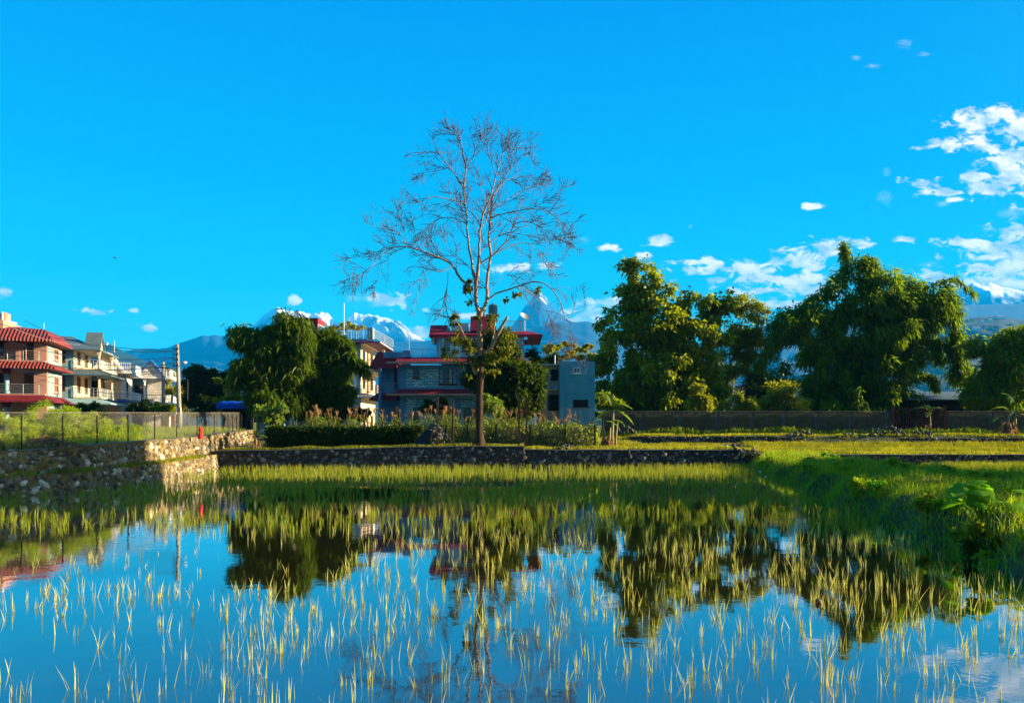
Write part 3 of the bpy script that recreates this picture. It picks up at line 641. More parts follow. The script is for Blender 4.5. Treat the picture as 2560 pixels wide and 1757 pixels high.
def railing(root, pts, z0, h, m, vert=0.14, bars=0, t=0.02, name='railing'):
    mb = MB()
    for i in range(len(pts)-1):
        a, b = pts[i], pts[i+1]; L_ = math.hypot(b[0]-a[0], b[1]-a[1]); n = max(1, int(L_/vert)) if vert else 0
        mb.tube([(a[0],a[1],z0+h),(b[0],b[1],z0+h)], t*1.3, 5); mb.tube([(a[0],a[1],z0+0.08),(b[0],b[1],z0+0.08)], t, 4)
        for k in range(bars): z = z0+0.08+(h-0.08)*(k+1)/(bars+1); mb.tube([(a[0],a[1],z),(b[0],b[1],z)], t*0.8, 4)
        for k in range(n+1): x = a[0]+(b[0]-a[0])*k/max(1,n); y = a[1]+(b[1]-a[1])*k/max(1,n); mb.tube([(x,y,z0),(x,y,z0+h)], t*0.6 if k % 8 else t*1.4, 4)
        if not n: 
            for k in range(int(L_/1.2)+1): f_ = k*1.2/L_; mb.tube([(a[0]+(b[0]-a[0])*f_, a[1]+(b[1]-a[1])*f_, z0),(a[0]+(b[0]-a[0])*f_, a[1]+(b[1]-a[1])*f_, z0+h)], t, 4)
    return mb.build(name, m, root)
def column(root, x, y, z0, z1, m, capm, r=0.16):
    o = MB(True).lathe(x, y, [(z0,r*1.3),(z0+0.18,r*1.3),(z0+0.22,r),(z1-0.45,r*0.92)], 12).build('column', m, root)
    MB().box(x-r*1.5, x+r*1.5, y-r*1.5, y+r*1.5, z1-0.16, z1).box(x-r*1.15, x+r*1.15, y-r*1.15, y+r*1.15, z1-0.45, z1-0.16).build('capital', capm, o)
    return o
def tank(root, x, y, z, r, h, m, name='water_tank'):
    pr = [(z,r*0.98)]
    for k in range(5): pr += [(z+h*0.8*(k+0.2)/5, r),(z+h*0.8*(k+0.5)/5, r*0.96),(z+h*0.8*(k+0.8)/5, r)]
    pr += [(z+h*0.84,r),(z+h*0.95,r*0.55),(z+h,r*0.3),(z+h*1.05,r*0.28)]
    return MB(True).lathe(x, y, pr, 18).build(name, m, root)

# ---- salmon house, far left (rotated)
def at_root(x, y, D, rot, name, label, cat='house'):
    p = P(x, y, D); return empty(name, (p.x, p.y, 1.6), label, cat, rot)
def px_z(y, D): return H+(HY-y)*D/F-1.6        # local height of a photo row at distance D
D0 = 66
rt = at_root(117, 1063, D0, R(18), 'balcony_house', 'salmon pink three storey house with red tiled roof and stacked balconies at the left edge')
# local frame: front-right corner at origin, x<0 to the left, y>0 back
z1_, z2_, z3_ = 3.1, 6.05, 8.35
w_ = MB().box(-9, 0, 1.7, 5, 0, z3_); w_.box(-1.0, 0, 0, 1.7, 0, z3_); w_.build('wall', M_pink, rt)
s_ = MB().box(0.003, 0.03, 0.35, 4.7, 0.1, z1_-0.2).box(0.003, 0.03, 0.35, 4.7, z1_+0.25, z2_-0.2).box(0.003, 0.03, 0.35, 4.7, z2_+0.3, z3_-0.25); s_.build('stone_cladding', M_tealstone, rt)
for k, (a, b) in enumerate(((0.6,2.3),(3.9,5.4),(6.9,8.0))): window(rt, 'r', 0.03, 2.2, 3.6, a, b, 2, 2, M_pink, M_glass, 0.12)
for zz in (z1_, z2_):
    MB().ring(-9, 0, -0.6, 5, (0.1,0.9,0.75,0.1), zz-0.05, zz+0.45, 0.14).build('canopy_roof', M_redtile if zz == z2_ else M_maroon, rt)
    MB().box(-9, 0, -0.6, 1.7, zz+0.30, zz+0.56).build('balcony_floor', M_pink, rt)
MB().ring(-9, 0, -0.6, 5, (0.1,0.85,1.1,0.1), z3_+0.05, z3_+1.0, 0.2).build('roof', M_redtile, rt)
MB().hip(-5.0, 0, -0.6, 5, z3_+1.0, z3_+1.35, 1.6).build('ridge_roof', M_redtile, rt)
MB().box(-9, -3.2, -0.5, 4.8, z3_+1.0, z3_+1.75).build('parapet', M_pink, rt)
railing(rt, [(-9,-0.4),(-3.3,-0.4)], z3_+1.75, 0.25, M_rail, 0)
for zz, zt2 in ((z1_+0.56, z2_-0.2), (0, z1_-0.15), (z2_+0.56, z3_-0.1)):
    for x in (-2.1, -4.5, -7.4):
        if zz > z2_: MB().box(x-0.16, x+0.16, -0.5, -0.18, zz, zz+0.95).build('balcony_pier', M_pink, rt)
        else: column(rt, x if x != -2.1 else -3.0, -0.3, zz, zt2, M_teal if x > -6 else M_pink, M_maroon, 0.2)
    if zz > 0:
        railing(rt, [(-9,-0.45),(-3.1,-0.45)], zz, 0.85, M_rail, 0, 3); railing(rt, [(-2.9,-0.45),(-0.1,-0.45)], zz, 0.85, M_rail, 0, 3)
for zz in (0.1, z1_+0.56, z2_+0.56):
    MB().box(-2.2, -1.3, 1.62, 1.70, zz, zz+2.0).build('door', M_wood, rt)
    window(rt, 'f', 1.7, -5.4, -3.8, zz+0.6, zz+1.9, 3, 1, M_wood, M_glass); window(rt, 'f', 1.7, -8.2, -6.6, zz+0.6, zz+1.9, 3, 1, M_wood, M_glass)
MB().tube([(-1.5,-0.45,z2_+0.6),(-1.5,-0.45,z3_)], 0.05, 6).tube([(-1.5,-0.4,z2_+1.4),(-3.0,-0.4,z3_)], 0.05, 6).build('prop', M_pink, rt)
q = P(33, 836, 70)
vp = MB().cyl(q.x, 68.5, 10.2, H+(HY-780)*68.5/F, 0.09).build('standpipe', M_white, None, (q.x,68.5,9.3)); tag(vp, 'tall white pipe rising from the roof at the far left', 'pipe')
# stub of taller cream roof structure at left edge
rt2 = empty('roof_tower', P(8, 845, 78), 'cream stair tower with tank frame showing at the very left edge above the roofs', 'building')
MB().box(-4, 0.1, 0, 4, -9, 1.0).build('wall', M_cream, rt2); MB().ring(-4, 0.1, 0, 4, 0.5, 0.4, 0.9, 0.1).build('canopy_roof', M_redtile, rt2)
MB().box(-1.9, 0.1, 0.2, 2, 1.0, 1.9).build('parapet', M_cream, rt2); tank(rt2, -0.5, 1, 1.9, 0.5, 0.9, M_pink)
railing(rt2, [(-4,0),(0.1,0)], 1.0, 0.9, M_rail, 0.3)

# ---- grey-roofed house
D1 = 75; rt = at_root(183, 1063, D1, R(18), 'balcony_house', 'house with big slate-grey hipped roof, small cream gable and cluttered balconies')
zr = px_z(874, D1); zb1 = px_z(924, D1); zb0 = px_z(1000, D1)
MB().box(-7.5, 0, 0, 8, 0, zr).build('wall', M_teal, rt)
MB().box(0.003, 0.04, 0.2, 7.8, 0.1, zr-0.1).build('side_cladding', M_cream, rt)
MB().hip(-8.2, 2.6, -1.0, 8.8, zr+0.05, zr+1.75, 3.6).build('roof', M_greyroof, rt)
MB().prism([(0.9,zr+0.1),(3.1,zr+0.1),(2.0,zr+1.75)], 'x', 1.0, 2.1).build('gable', M_cream, rt)
MB().prism([(0.6,zr+0.02),(0.85,zr+0.02),(2.0,zr+1.8),(3.15,zr+0.02),(3.4,zr+0.02),(2.0,zr+2.05)], 'x', 0.8, 2.3).build('gable_trim', M_greyroof, rt)
for zz, nm in ((zb1, 1), (zb0+0.2, 2)):
    MB().ring(-7.5, 2.0, -0.1, 8, (0.1,1.6,0.9,0.1), zz-0.5, zz, 0.12).build('canopy_roof', M_greyroof if nm == 1 else M_teal, rt)
    MB().box(0.04, 2.6, -0.2, 8, zz, zz+0.12).build('balcony_floor', M_cream, rt)
    railing(rt, [(0.1,-0.1),(2.55,-0.1),(2.55,7.8)], zz+0.12, 0.9, M_rail, 0.35, 2)
    column(rt, 2.3, 0.1, zz+0.12, (zr if nm == 1 else zb1-0.5), M_cream, M_cream, 0.13); column(rt, 2.3, 6.5, zz+0.12, (zr if nm == 1 else zb1-0.5), M_cream, M_cream, 0.13)
    window(rt, 'r', 0.04, 1.4, 2.6, zz+0.7, zz+2.3, 2, 1, M_wood); window(rt, 'r', 0.04, 4.6, 5.8, zz+0.7, zz+2.3, 2, 1, M_wood)
    window(rt, 'f', 0, -1.8, -0.7, zz+0.8, zz+2.2, 2, 1, M_wood)
tank(rt, 2.0, 3.0, zb1+0.12, 0.35, 1.0, M_white, 'plastic_drum')
MB().cyl(-3.5, 3.5, zr+1.7, zr+3.0, 0.04).cyl(3.0,4.0,zr+0.2,zr+1.4,0.05).build('antenna_mast', M_rail, rt)

# ---- two white and blue houses
def white_house(x, D, scale, label, gable=True):
    rt = at_root(x, 1063, D, R(18), 'balcony_house', label)
    zr = px_z(932 if x < 320 else 945, D); z1 = zr-3.0; W_ = 5.6*scale
    MB().box(-W_, 0, 1.4, 7, 0, zr).build('wall', M_teal, rt)
    MB().box(-1.7, 0.02, 0.2, 1.4, 0, zr-0.12).build('stone_bay', M_whitestone, rt)
    MB().box(0.003, 0.05, 1.45, 6.8, 0.1, zr-0.1).build('side_cladding', M_whitestone, rt)
    MB().box(-W_-0.3, 1.1, -0.6, 7.3, zr-0.1, zr+0.14).build('roof_slab', M_white, rt)
    for zz in (z1,):
        MB().ring(-W_, 0.4, -0.2, 7, (0.1,0.9,0.8,0.1), zz-0.25, zz, 0.14).build('canopy_roof', M_blueroof, rt)
        railing(rt, [(-W_,-0.3),(-1.9,-0.3)], zz+0.02, 0.85, M_white, 0.22, 1, 0.03); railing(rt, [(-1.6,-0.3),(1.0,-0.3),(1.0,6.8)], zz+0.02, 0.85, M_white, 0.22, 1, 0.03)
        column(rt, -1.9, -0.25, zz, zr-0.1, M_white, M_white, 0.14); column(rt, -W_+0.4, -0.25, zz, zr-0.1, M_white, M_white, 0.14); column(rt, 0.9, 0.1, 0, zz-0.25, M_white, M_white, 0.14)
        window(rt, 'f', 1.4, -3.3, -2.3, zz+0.1, zz+2.1, 2, 1, M_wood, M_glass, sill=False); window(rt, 'f', 1.4, -W_+0.6, -W_+1.9, zz+0.7, zz+2.1, 2, 1, M_wood)
        window(rt, 'r', 0.05, 3.0, 4.0, zz+0.5, zz+2.2, 2, 2, M_wood); window(rt, 'r', 0.05, 3.0, 4.0, 0.6, 2.2, 2, 2, M_wood)
    railing(rt, [(-W_,-0.5),(1.0,-0.5),(1.0,7)], zr+0.14, 0.95, M_white, 0.2, 1, 0.03)
    MB().prism([(-2.6,zr+0.14),(0.2,zr+0.14),(-1.2,zr+1.9)], 'y', -0.55, 2.0).build('gable', M_whitestone, rt)
    MB().prism([(-3.0,zr+0.05),(-2.65,zr+0.05),(-1.2,zr+1.93),(0.25,zr+0.05),(0.6,zr+0.05),(-1.2,zr+2.25)], 'y', -0.75, 2.2).build('gable_roof', M_blueroof if not gable else M_white, rt)
    MB().box(-W_+0.3, -3.1, 2.5, 6, zr+0.14, zr+1.5).build('stair_room', M_navy, rt)
    MB().hip(-W_, -2.9, 2.2, 6.3, zr+1.5, zr+2.1, 0.8).build('stair_roof', M_blueroof, rt)
    return rt
white_house(302, 84, 1.0, 'white and blue two storey house with white gable, left of its darker-roofed twin')
white_house(404, 93, 1.05, 'white and blue two storey house with blue gable roof just left of the utility poles', False)
# shop under the poles
rt = at_root(440, 1063, 96, R(10), 'roadside_shop', 'small roadside shop with red and white shade between the utility poles')
MB().box(-2.2, 0, 0, 3, 0, 3.4).build('wall', M_conc, rt); MB().box(-2.0, -0.2, -0.04, 0, 0.1, 2.2).build('shutter', M_maroon, rt)
MB().prism([(-1.4,2.2),(0,2.9),(0,3.0),(-1.4,2.32)], 'x', -2.4, 0.2).build('awning', M_white, rt); MB().box(-2.3,0.2,0.01,3.1,3.4,3.55).build('roof', M_greyroof, rt)

# ---- blue-roofed house behind the left bamboo
DE = 80; rt = at_root(690, 1063, DE, R(4), 'blue_roofed_house', 'shaded house with two blue skirt roofs partly hidden by the left bamboo clump')
ze = px_z(922, DE); ze1 = px_z(988, DE)
MB().box(-4.4, 0, 1.2, 8, 0, ze-0.2).build('wall', M_navy, rt)
MB().ring(-4.4, 0, 0, 8, (0.6,0.6,0.7,0.1), ze-0.25, ze+0.35, 0.15).build('roof', M_blueroof, rt); MB().box(-4.3,-0.1,0.1,7.9,ze-0.1,ze+0.34).build('roof_slab', M_conc, rt)
MB().ring(-4.2, 0, 0, 8, (0.5,0.6,0.6,0.1), ze1-0.25, ze1+0.3, 0.15).build('canopy_roof', M_blueroof, rt)
railing(rt, [(-4.2,0.1),(0,0.1)], ze1+0.3, 0.95, M_white, 0.16, 0, 0.03); column(rt, -2.2, 0.2, ze1+0.3, ze-0.4, M_white, M_white, 0.15); column(rt, -4.0, 0.2, ze1+0.3, ze-0.4, M_navy, M_white, 0.15)
window(rt, 'f', 1.2, -3.6, -2.6, ze1+0.5, ze1+2.3, 2, 1); window(rt, 'f', 1.2, -1.7, -0.6, ze1+0.9, ze1+2.3, 2, 1); window(rt, 'f', 1.2, -3.2, -2.0, 0.6, 2.2, 2, 1)
tank(rt, -3.3, 2, ze+0.34, 0.5, 1.1, M_white)

# ---- tall house with side balconies (F)
DF = 85; rt = at_root(901, 1063, DF, R(0), 'tall_house', 'tall four level house with cream side balconies, purple roof edge and red-banded roof cabin')
zf = [0, px_z(990, DF), px_z(925, DF), px_z(855, DF)]
MB().box(-10, 0, 0, 9, 0, zf[3]-0.15).build('wall', M_teal, rt)
MB().box(0.003, 0.05, 0.15, 8.9, 0.1, zf[3]-0.2).build('side_wall', M_cream, rt)
M_purple = mat('purple_roof_edge', (0.09,0.03,0.10), 0.6, 0.2)
for k, zz in enumerate(zf[1:]):
    o = (1.0,1.8,1.2,0.2) if k == 2 else (0.3,1.5,0.5,0.2)
    MB().ring(-10, 0.6, 0, 9, o, zz-0.1, zz+0.35, 0.12).build('canopy_roof', M_purple if k == 2 else M_conc, rt)
    MB().box(-10, 0.6+o[1]-0.1, -0.02, 9.1, zz-0.2, zz+0.06).build('floor_slab', M_cream, rt)
    if k < 2:
        railing(rt, [(0.1,0.0),(1.9,0.0),(1.9,8.9)], zz+0.36, 0.85, M_pink, 0.2, 1, 0.03)
        MB().box(1.5, 1.8, 5.5, 5.8, zz+0.06, zf[k+2]-0.2).build('column', M_cream, rt)
    b = zf[k]+ (0.4 if k else 0.1)
    MB().box(0.05, 0.09, 3.4, 4.5, b, b+2.1).build('door', M_wood, rt)
    window(rt, 'r', 0.05, 1.0, 2.4, b+0.6, b+2.0, 2, 1, M_wood); window(rt, 'r', 0.05, 5.8, 7.2, b+0.6, b+2.0, 2, 1, M_wood)
    window(rt, 'f', 0, -4.6, -3.0, b+0.6, b+2.0, 3, 1, M_white, M_glass); window(rt, 'f', 0, -8, -6.6, b+0.6, b+2.0, 2, 1, M_white, M_glass)
    MB().box(-0.9, -0.5, -0.06, -0.003, b, b+2.7).box(-1.9, -1.82, -0.06, -0.003, b, b+2.7).build('pilaster', M_white, rt)
rz = zf[3]+0.35
railing(rt, [(-5.5,-0.9),(1.8,-0.9),(2.3,9)], rz, 0.95, M_rail, 0.6, 2, 0.025)
cbx = (735-901)/F*86; 
cab = MB().box(cbx, cbx+2.5, 1, 4, rz, rz+2.0).build('roof_cabin', M_maroon, rt)
MB().box(cbx-0.1, cbx+2.6, 0.9, 4.1, rz+2.0, rz+2.55).build('red_band', M_redroof, cab)
window(rt, 'f', 1.0, cbx+0.1, cbx+1.7, rz+0.1, rz+1.95, 3, 3, M_white, M_glass); window(rt, 'r', cbx+2.5, 1.4, 3.6, rz+0.6, rz+1.9, 2, 1, M_white)
tank(rt, cbx-0.2, 2.5, rz+2.0+0.5, 0.4, 1.2, M_steel); MB().box(cbx-1.6, cbx-0.02, 1.2, 3.8, rz, rz+2.45).build('stair_room', M_teal, rt); railing(rt, [(cbx-1.6,1.1),(cbx,1.1)], rz+2.45, 0.7, M_white, 0.3)
MB().cyl((855-901)/F*85, 1, rz, rz+4.3, 0.05).build('antenna_mast', M_white, rt)
MB().box(0.9, 1.5, -0.5, 0.6, rz, rz+1.25).build('planter', M_teal, rt)
pg = MB()
for k in range(4):
    x = -4.2+k*1.4; pg.cyl(x, 1.5, rz, rz+1.7, 0.04); pg.cyl(x, 4.5, rz, rz+1.7, 0.04)
for k in range(7): pg.tube([(-4.4,1.4+k*0.52,rz+1.7),(0.2,1.4+k*0.52,rz+1.7)], 0.03, 4)
pg.build('pergola', M_rail, rt)
ROOFVINE = (rt, rz)

# ---- stone-clad house in the centre (G)
DG = 67; rt = at_root(1000, 1063, DG, R(0), 'stone_clad_house', 'blue-grey stone clad house with red roof edges behind the bare tree')
zg1, zg2 = px_z(984, DG), px_z(905, DG)
W_ = 11.0
MB().box(0, W_, 0, 9, 0, zg2-0.3).build('wall', M_stone, rt)
MB().box(-2.0, -0.003, 1.5, 9, 0, zg2-0.3).build('porch_wall', M_navy, rt)
for x in (0.0, 4.9, 9.2): 
    for za, zb_ in ((0, zg1-0.35), (zg1+0.5, zg2-0.3)): MB().box(x, x+0.55, -0.05, -0.003, za, zb_).build('pilaster', M_navy, rt)
MB().box(-0.01, W_+0.01, -0.09, -0.052, zg1+0.28, zg1+0.6).box(-0.01, W_, -0.09, -0.052, zg2-0.62, zg2-0.3).build('band', M_navy, rt)
for zz in (zg1, zg2):
    MB().ring(-0.1, W_, -0.1, 9, (0.2,0.8,0.9,0.2), zz-0.05, zz+0.42, 0.12).build('canopy_roof', M_redroof, rt)
    MB().ring(-2.2, -0.35, 0.9, 9, (0.7,0.0,0.5,0.1), zz-0.45, zz+(1.0 if zz == zg2 else 0.1), 0.12).build('porch_roof', M_redroof, rt)
    MB().box(-1.1, W_+0.85, -1.05, -1.003, zz-0.2, zz-0.03).build('fascia', M_pink, rt)
window(rt, 'f', 0, 1.2, 1.75, zg1+1.45, zg1+2.3, 1, 1, M_wood)
wn = window(rt, 'f', 0, 3.55, 5.2, zg1+0.85, zg1+2.3, 4, 3, M_wood, M_glass)
ct_ = MB().box(3.62, 3.9, -0.035, -0.025, zg1+0.95, zg1+2.2).box(4.45, 4.72, -0.035, -0.025, zg1+0.95, zg1+2.2).box(4.85, 5.12, -0.035, -0.025, zg1+0.95, zg1+2.2).build('curtain', M_teal, wn)
window(rt, 'f', 0, 1.2, 1.75, 0.9, 2.5, 1, 1, M_wood); window(rt, 'f', 0, 4.0, 4.5, 0.6, 2.5, 1, 1, M_wood); window(rt, 'f', 0, 5.8, 7.2, 0.8, 2.5, 3, 1, M_wood); window(rt, 'f', 0, 7.4, 9.0, zg1+0.9, zg1+2.3, 4, 2, M_wood)
for zz in (0.1, zg1+0.45): MB().box(-0.75, -0.1, 1.42, 1.5, zz, zz+2.0).build('door', M_wood, rt)
MB().box(-2.0, -1.75, 0.2, 0.45, 0, zg2-0.5).build('column', M_navy, rt); MB().box(-0.35, -0.05, 0.6, 1.4, zg1+0.3, zg2-0.4).build('pier', M_navy, rt)
railing(rt, [(-1.9,0.3),(-0.4,0.3)], zg1+0.1, 0.9, M_rail, 0.14)
MB().box(0.3, 1.0, -0.3, 0.1, zg2+0.42, zg2+1.02).build('parapet_block', M_navy, rt)
MB().box(-1.6, 0.25, 0.4, 0.6, zg2+0.42, zg2+0.95).build('parapet', M_navy, rt)
railing(rt, [(1.0,-0.1),(9.8,-0.1)], zg2+0.42, 0.75, M_navy, 0.13)
MB().cyl(0.75, 0.5, zg2+0.4, zg2+2.4, 0.03).build('clothes_pole', M_rail, rt); MB().cyl(3.4, 2, zg2+0.4, zg2+2.1, 0.03).build('clothes_pole', M_rail, rt)
# upper storey
x0, x1 = 3.0, 11.3; zu = zg2+0.42; zu1 = px_z(842, 70)
MB().box(x0, x1, 3, 9.5, zu, zu1).build('upper_wall', M_stone, rt)
MB().box(x0-0.003, x0+0.5, 2.95, 2.997, zu, zu1).build('pilaster', M_navy, rt)
window(rt, 'f', 3, x0+0.7, x0+1.3, zu+0.5, zu1-0.1, 3, 6, M_rail, M_glass, 0.05); window(rt, 'f', 3, x0+2.4, x0+3.6, zu+0.8, zu1-0.4, 3, 1, M_wood)
MB().ring(x0+0.2, x1+0.4, 2.8, 9.6, (0.7,1.3,0.9,0.2), zu1+0.1, zu1+0.5, 0.16).build('roof', M_redroof, rt)
MB().prism([(1.9,zu1-0.12),(3.3,zu1+1.15),(8.5,zu1+1.15),(8.5,zu1-0.12)], 'x', x0-0.6, x0+1.0).build('mansard_roof', M_redroof, rt)
MB().box(x0-0.45, x0-0.15, 2.6, 5, zu1-0.55, zu1-0.13).build('bracket', M_conc, rt)
MB().prism([(2.4,zu1+0.5),(3.4,zu1+2.0),(8,zu1+2.0),(8,zu1+0.5)], 'x', 6.2, 8.3).build('mansard_roof', M_redroof, rt)
railing(rt, [(x0+1.1,2.7),(6.15,2.7)], zu1+0.5, 0.65, M_rail, 0.12); railing(rt, [(9.0,2.6),(11.4,2.6)], zu1+0.5, 0.95, M_rail, 0.12)
MB().box(x0+1.4, 6.0, 3.6, 3.9, zu1+0.5, zu1+1.4).build('roof_wall', M_white, rt)
MB().box(7.6, 8.6, 4, 5.5, zu1+2.0, zu1+2.3).build('tank_stand', M_conc, rt); tank(rt, 7.1, 4.8, zu1+2.003, 0.4, 1.0, M_tank); tank(rt, 8.3, 4.8, zu1+2.303, 0.45, 1.1, M_tank)
dish = MB(True); ds = Vector((11.3, 2.3, zu1+1.75)); nrm = Vector((0.45,-0.55,0.7)).normalized(); a_ = nrm.orthogonal().normalized(); b_ = nrm.cross(a_)
for k, (rr, dd) in enumerate(((0.02,0.0),(0.2,0.02),(0.36,0.07),(0.48,0.14))):
    for j in range(16): an = j*math.pi/8; dish.v.append(tuple(ds + a_*rr*math.cos(an)+b_*rr*math.sin(an)+nrm*dd))
    if k:
        for j in range(16): j2 = (j+1)%16; dish.f.append(((k-1)*16+j,(k-1)*16+j2,k*16+j2,k*16+j))
dd_ = dish.build('satellite_dish', M_rail, rt); MB().cyl(11.3, 2.6, zu1+0.5, zu1+1.6, 0.03).build('dish_pole', M_rail, rt)

# ---- small grey concrete house (H)
def stainmat():
    m = mat('stained_concrete_render', (0.05,0.28,0.40), 0.9, 0.25, 1.3, 0.008, col2=(0.09,0.36,0.48)); t = m.node_tree; b = t.nodes['Principled BSDF']; src = b.inputs['Base Color'].links[0].from_socket
    tcn = nd(t, 'ShaderNodeTexCoord'); s = nd(t, 'ShaderNodeSeparateXYZ'); t.links.new(tcn.outputs['Object'], s.inputs[0])
    mp = nd(t, 'ShaderNodeMapping'); mp.inputs['Scale'].default_value = (6,6,0.15); t.links.new(tcn.outputs['Object'], mp.inputs[0])
    n = nd(t, 'ShaderNodeTexNoise'); n.inputs['Scale'].default_value = 2.2; n.inputs['Detail'].default_value = 5; t.links.new(mp.outputs[0], n.inputs['Vector'])
    n2 = nd(t, 'ShaderNodeTexNoise'); n2.inputs['Scale'].default_value = 0.6; t.links.new(tcn.outputs['Object'], n2.inputs['Vector'])
    edge = mth('MULTIPLY_ADD', n2.outputs[0], 2.2, mth('MULTIPLY', s.outputs[2], -1.0, tree=t), tree=t)
    r = nd(t, 'ShaderNodeMapRange'); r.inputs[1].default_value = -1.65; r.inputs[2].default_value = -1.5; t.links.new(edge, r.inputs[0])
    st = nd(t, 'ShaderNodeMapRange'); st.inputs[1].default_value = 0.35; st.inputs[2].default_value = 0.7; t.links.new(n.outputs[0], st.inputs[0])
    c = nd(t, 'ShaderNodeMix', data_type='RGBA'); t.links.new(st.outputs[0], c.inputs[0]); c.inputs[6].default_value = (0.08,0.24,0.34,1); c.inputs[7].default_value = (0.34,0.56,0.66,1)
    mx = nd(t, 'ShaderNodeMix', data_type='RGBA'); t.links.new(r.outputs[0], mx.inputs[0]); t.links.new(src, mx.inputs[6]); t.links.new(c.outputs[2], mx.inputs[7]); t.links.new(mx.outputs[2], b.inputs['Base Color']); return m
DH = 64; rt = at_root(1399, 1063, DH, R(0), 'concrete_house', 'small bare grey-blue concrete house with tiny white window behind the banana plant')
zh = px_z(903, DH)
MB().box(0, 3.05, 0, 5, -0.3, zh).build('wall', stainmat(), rt)
MB().box(-1.7, -0.003, 0.8, 5, -0.3, zh-0.35).build('side_room', M_conc, rt)
MB().box(-1.9, -0.02, 0.3, 5.1, zh-0.345, zh-0.2).build('side_roof', M_conc, rt)
window(rt, 'f', 0, 1.2, 1.8, px_z(933,DH), px_z(918,DH), 2, 1, M_white, M_glass, 0.07)
window(rt, 'f', 0, 1.2, 2.45, px_z(1016,DH), px_z(999,DH), 7, 4, M_darkpost, M_dark, 0.04)
MB().box(-0.75, -0.1, 0.72, 0.797, px_z(950,DH), px_z(922,DH)).build('opening', M_dark, rt); MB().box(-0.95, -0.05, 0.72, 0.797, px_z(1026,DH), px_z(986,DH)).build('doorway', M_dark, rt)
MB().box(-1.7, -0.1, 0.2, 0.78, px_z(972,DH)-0.1, px_z(972,DH)).build('balcony_floor', M_conc, rt); MB().cyl(-0.3, 2, zh-0.2, zh+0.7, 0.06).build('vent_pipe', M_white, rt)

# ---- far houses seen between the right-hand trees
def far_house(x, D, y_roof, Wm, label, body, band, storeys=2):
    rt = at_root(x, 1063, D, R(0), 'far_house', label); z = px_z(y_roof, D)
    MB().box(0, Wm, 0, 7, 0, z).build('wall', body, rt)
    for k in range(storeys+1):
        zz = z - k*2.9
        if zz < 0.5: break
        MB().ring(0, Wm, 0, 7, 0.5, zz-0.15, zz+0.15, 0.1).build('canopy_roof', band, rt); railing(rt, [(0.1,-0.4),(Wm,-0.4)], zz+0.16, 0.8, M_white, 0.3, 1, 0.03)
        if zz > 3:
            window(rt, 'f', 0, 0.6, 1.7, zz-2.2, zz-0.7, 2, 1, M_white); window(rt, 'f', 0, Wm-1.9, Wm-0.7, zz-2.4, zz-0.7, 2, 1, M_wood)
            MB().box(Wm*0.45, Wm*0.55, -0.35, -0.1, zz-2.6, zz-0.2).build('column', M_teal, rt)
    tank(rt, Wm-1.2, 2, z+0.15, 0.5, 1.4, M_steel); MB().box(Wm*0.3, Wm*0.7, 1.5, 4, z+0.15, z+2.3).build('stair_room', M_teal, rt)
    return rt
far_house(1865, 112, 962, 5.6, 'distant pink house with red bands and white balcony rail between the right-hand trees', M_pink, M_maroon)
far_house(1770, 100, 930, 3.4, 'distant teal and orange house half hidden behind the slim tree', M_teal, M_cream)
far_house(2385, 120, 985, 6.5, 'distant low blue-roofed house behind the right side of the big bamboo', M_teal, M_blueroof, 1)
rt = at_root(2275, 1063, 74, 0, 'tin_shed', 'low dark shed with blue tin roof behind the gate')
MB().box(0, 8, 0, 5, -0.2, px_z(1000,74)).build('wall', M_dark, rt); MB().prism([(-0.5,px_z(1000,74)),(5.2,px_z(975,74)),(5.2,px_z(975,74)+0.08),(-0.5,px_z(1000,74)+0.08)], 'x', -0.4, 8.4).build('roof', M_greyroof, rt)
# blue tarpaulin shelter
rt = at_root(540, 1063, 60, R(3), 'tarpaulin_shelter', 'low shelter roofed with bright blue tarpaulin behind the end of the left fence')
zt0 = px_z(1010, 60)
tm_ = MB(True)
for i in range(13):
    for j in range(4): tm_.v.append((i*0.21, j*0.6, zt0 + 0.32*(j/3) + 0.04*math.sin(i*1.4+j)))
for i in range(12):
    for j in range(3): a = i*4+j; tm_.f.append((a,a+4,a+5,a+1))
for i in range(13): tm_.v.append((i*0.21, -0.03, zt0-0.38+0.03*math.sin(i*2.1)))
for i in range(12): tm_.f.append((52+i,53+i,(i+1)*4,i*4))
tm_.build('tarpaulin', M_tarp, rt)
for x in (0.05, 2.45):
    for y in (0.05, 1.75): MB().cyl(x, y, -0.5, zt0-0.02, 0.04).build('pole', M_brown, rt)
MB().box(0.1, 2.4, 1.3, 1.36, -0.2, zt0-0.1).build('back_panel', M_dark, rt)

# ---- off-frame house on the right that shades the middle of the paddy
def qu(q, u_): return (u_*math.cos(AZ)-q*math.sin(AZ), u_*math.sin(AZ)+q*math.cos(AZ))
pa = qu(22.0, 39); rt = empty('corner_house', (pa[0], pa[1], 0.3), 'tall house just outside the right edge, shading the middle of the paddy', 'house', AZ)
MB().box(0, 9, 0, 12.6, 0, 16.4).build('wall', M_cream, rt)
for k in range(1, 5): MB().ring(0, 9, 0, 12.2, 0.35, k*3.3-0.05, k*3.3+0.2, 0.12).build('canopy_roof', M_conc, rt)
for k in range(4):
    for y in (1.5, 5.0, 8.5): 
        window(rt, 'f', 0, y*0.6, y*0.6+1.2, k*3.3+1.0, k*3.3+2.4, 2, 1)
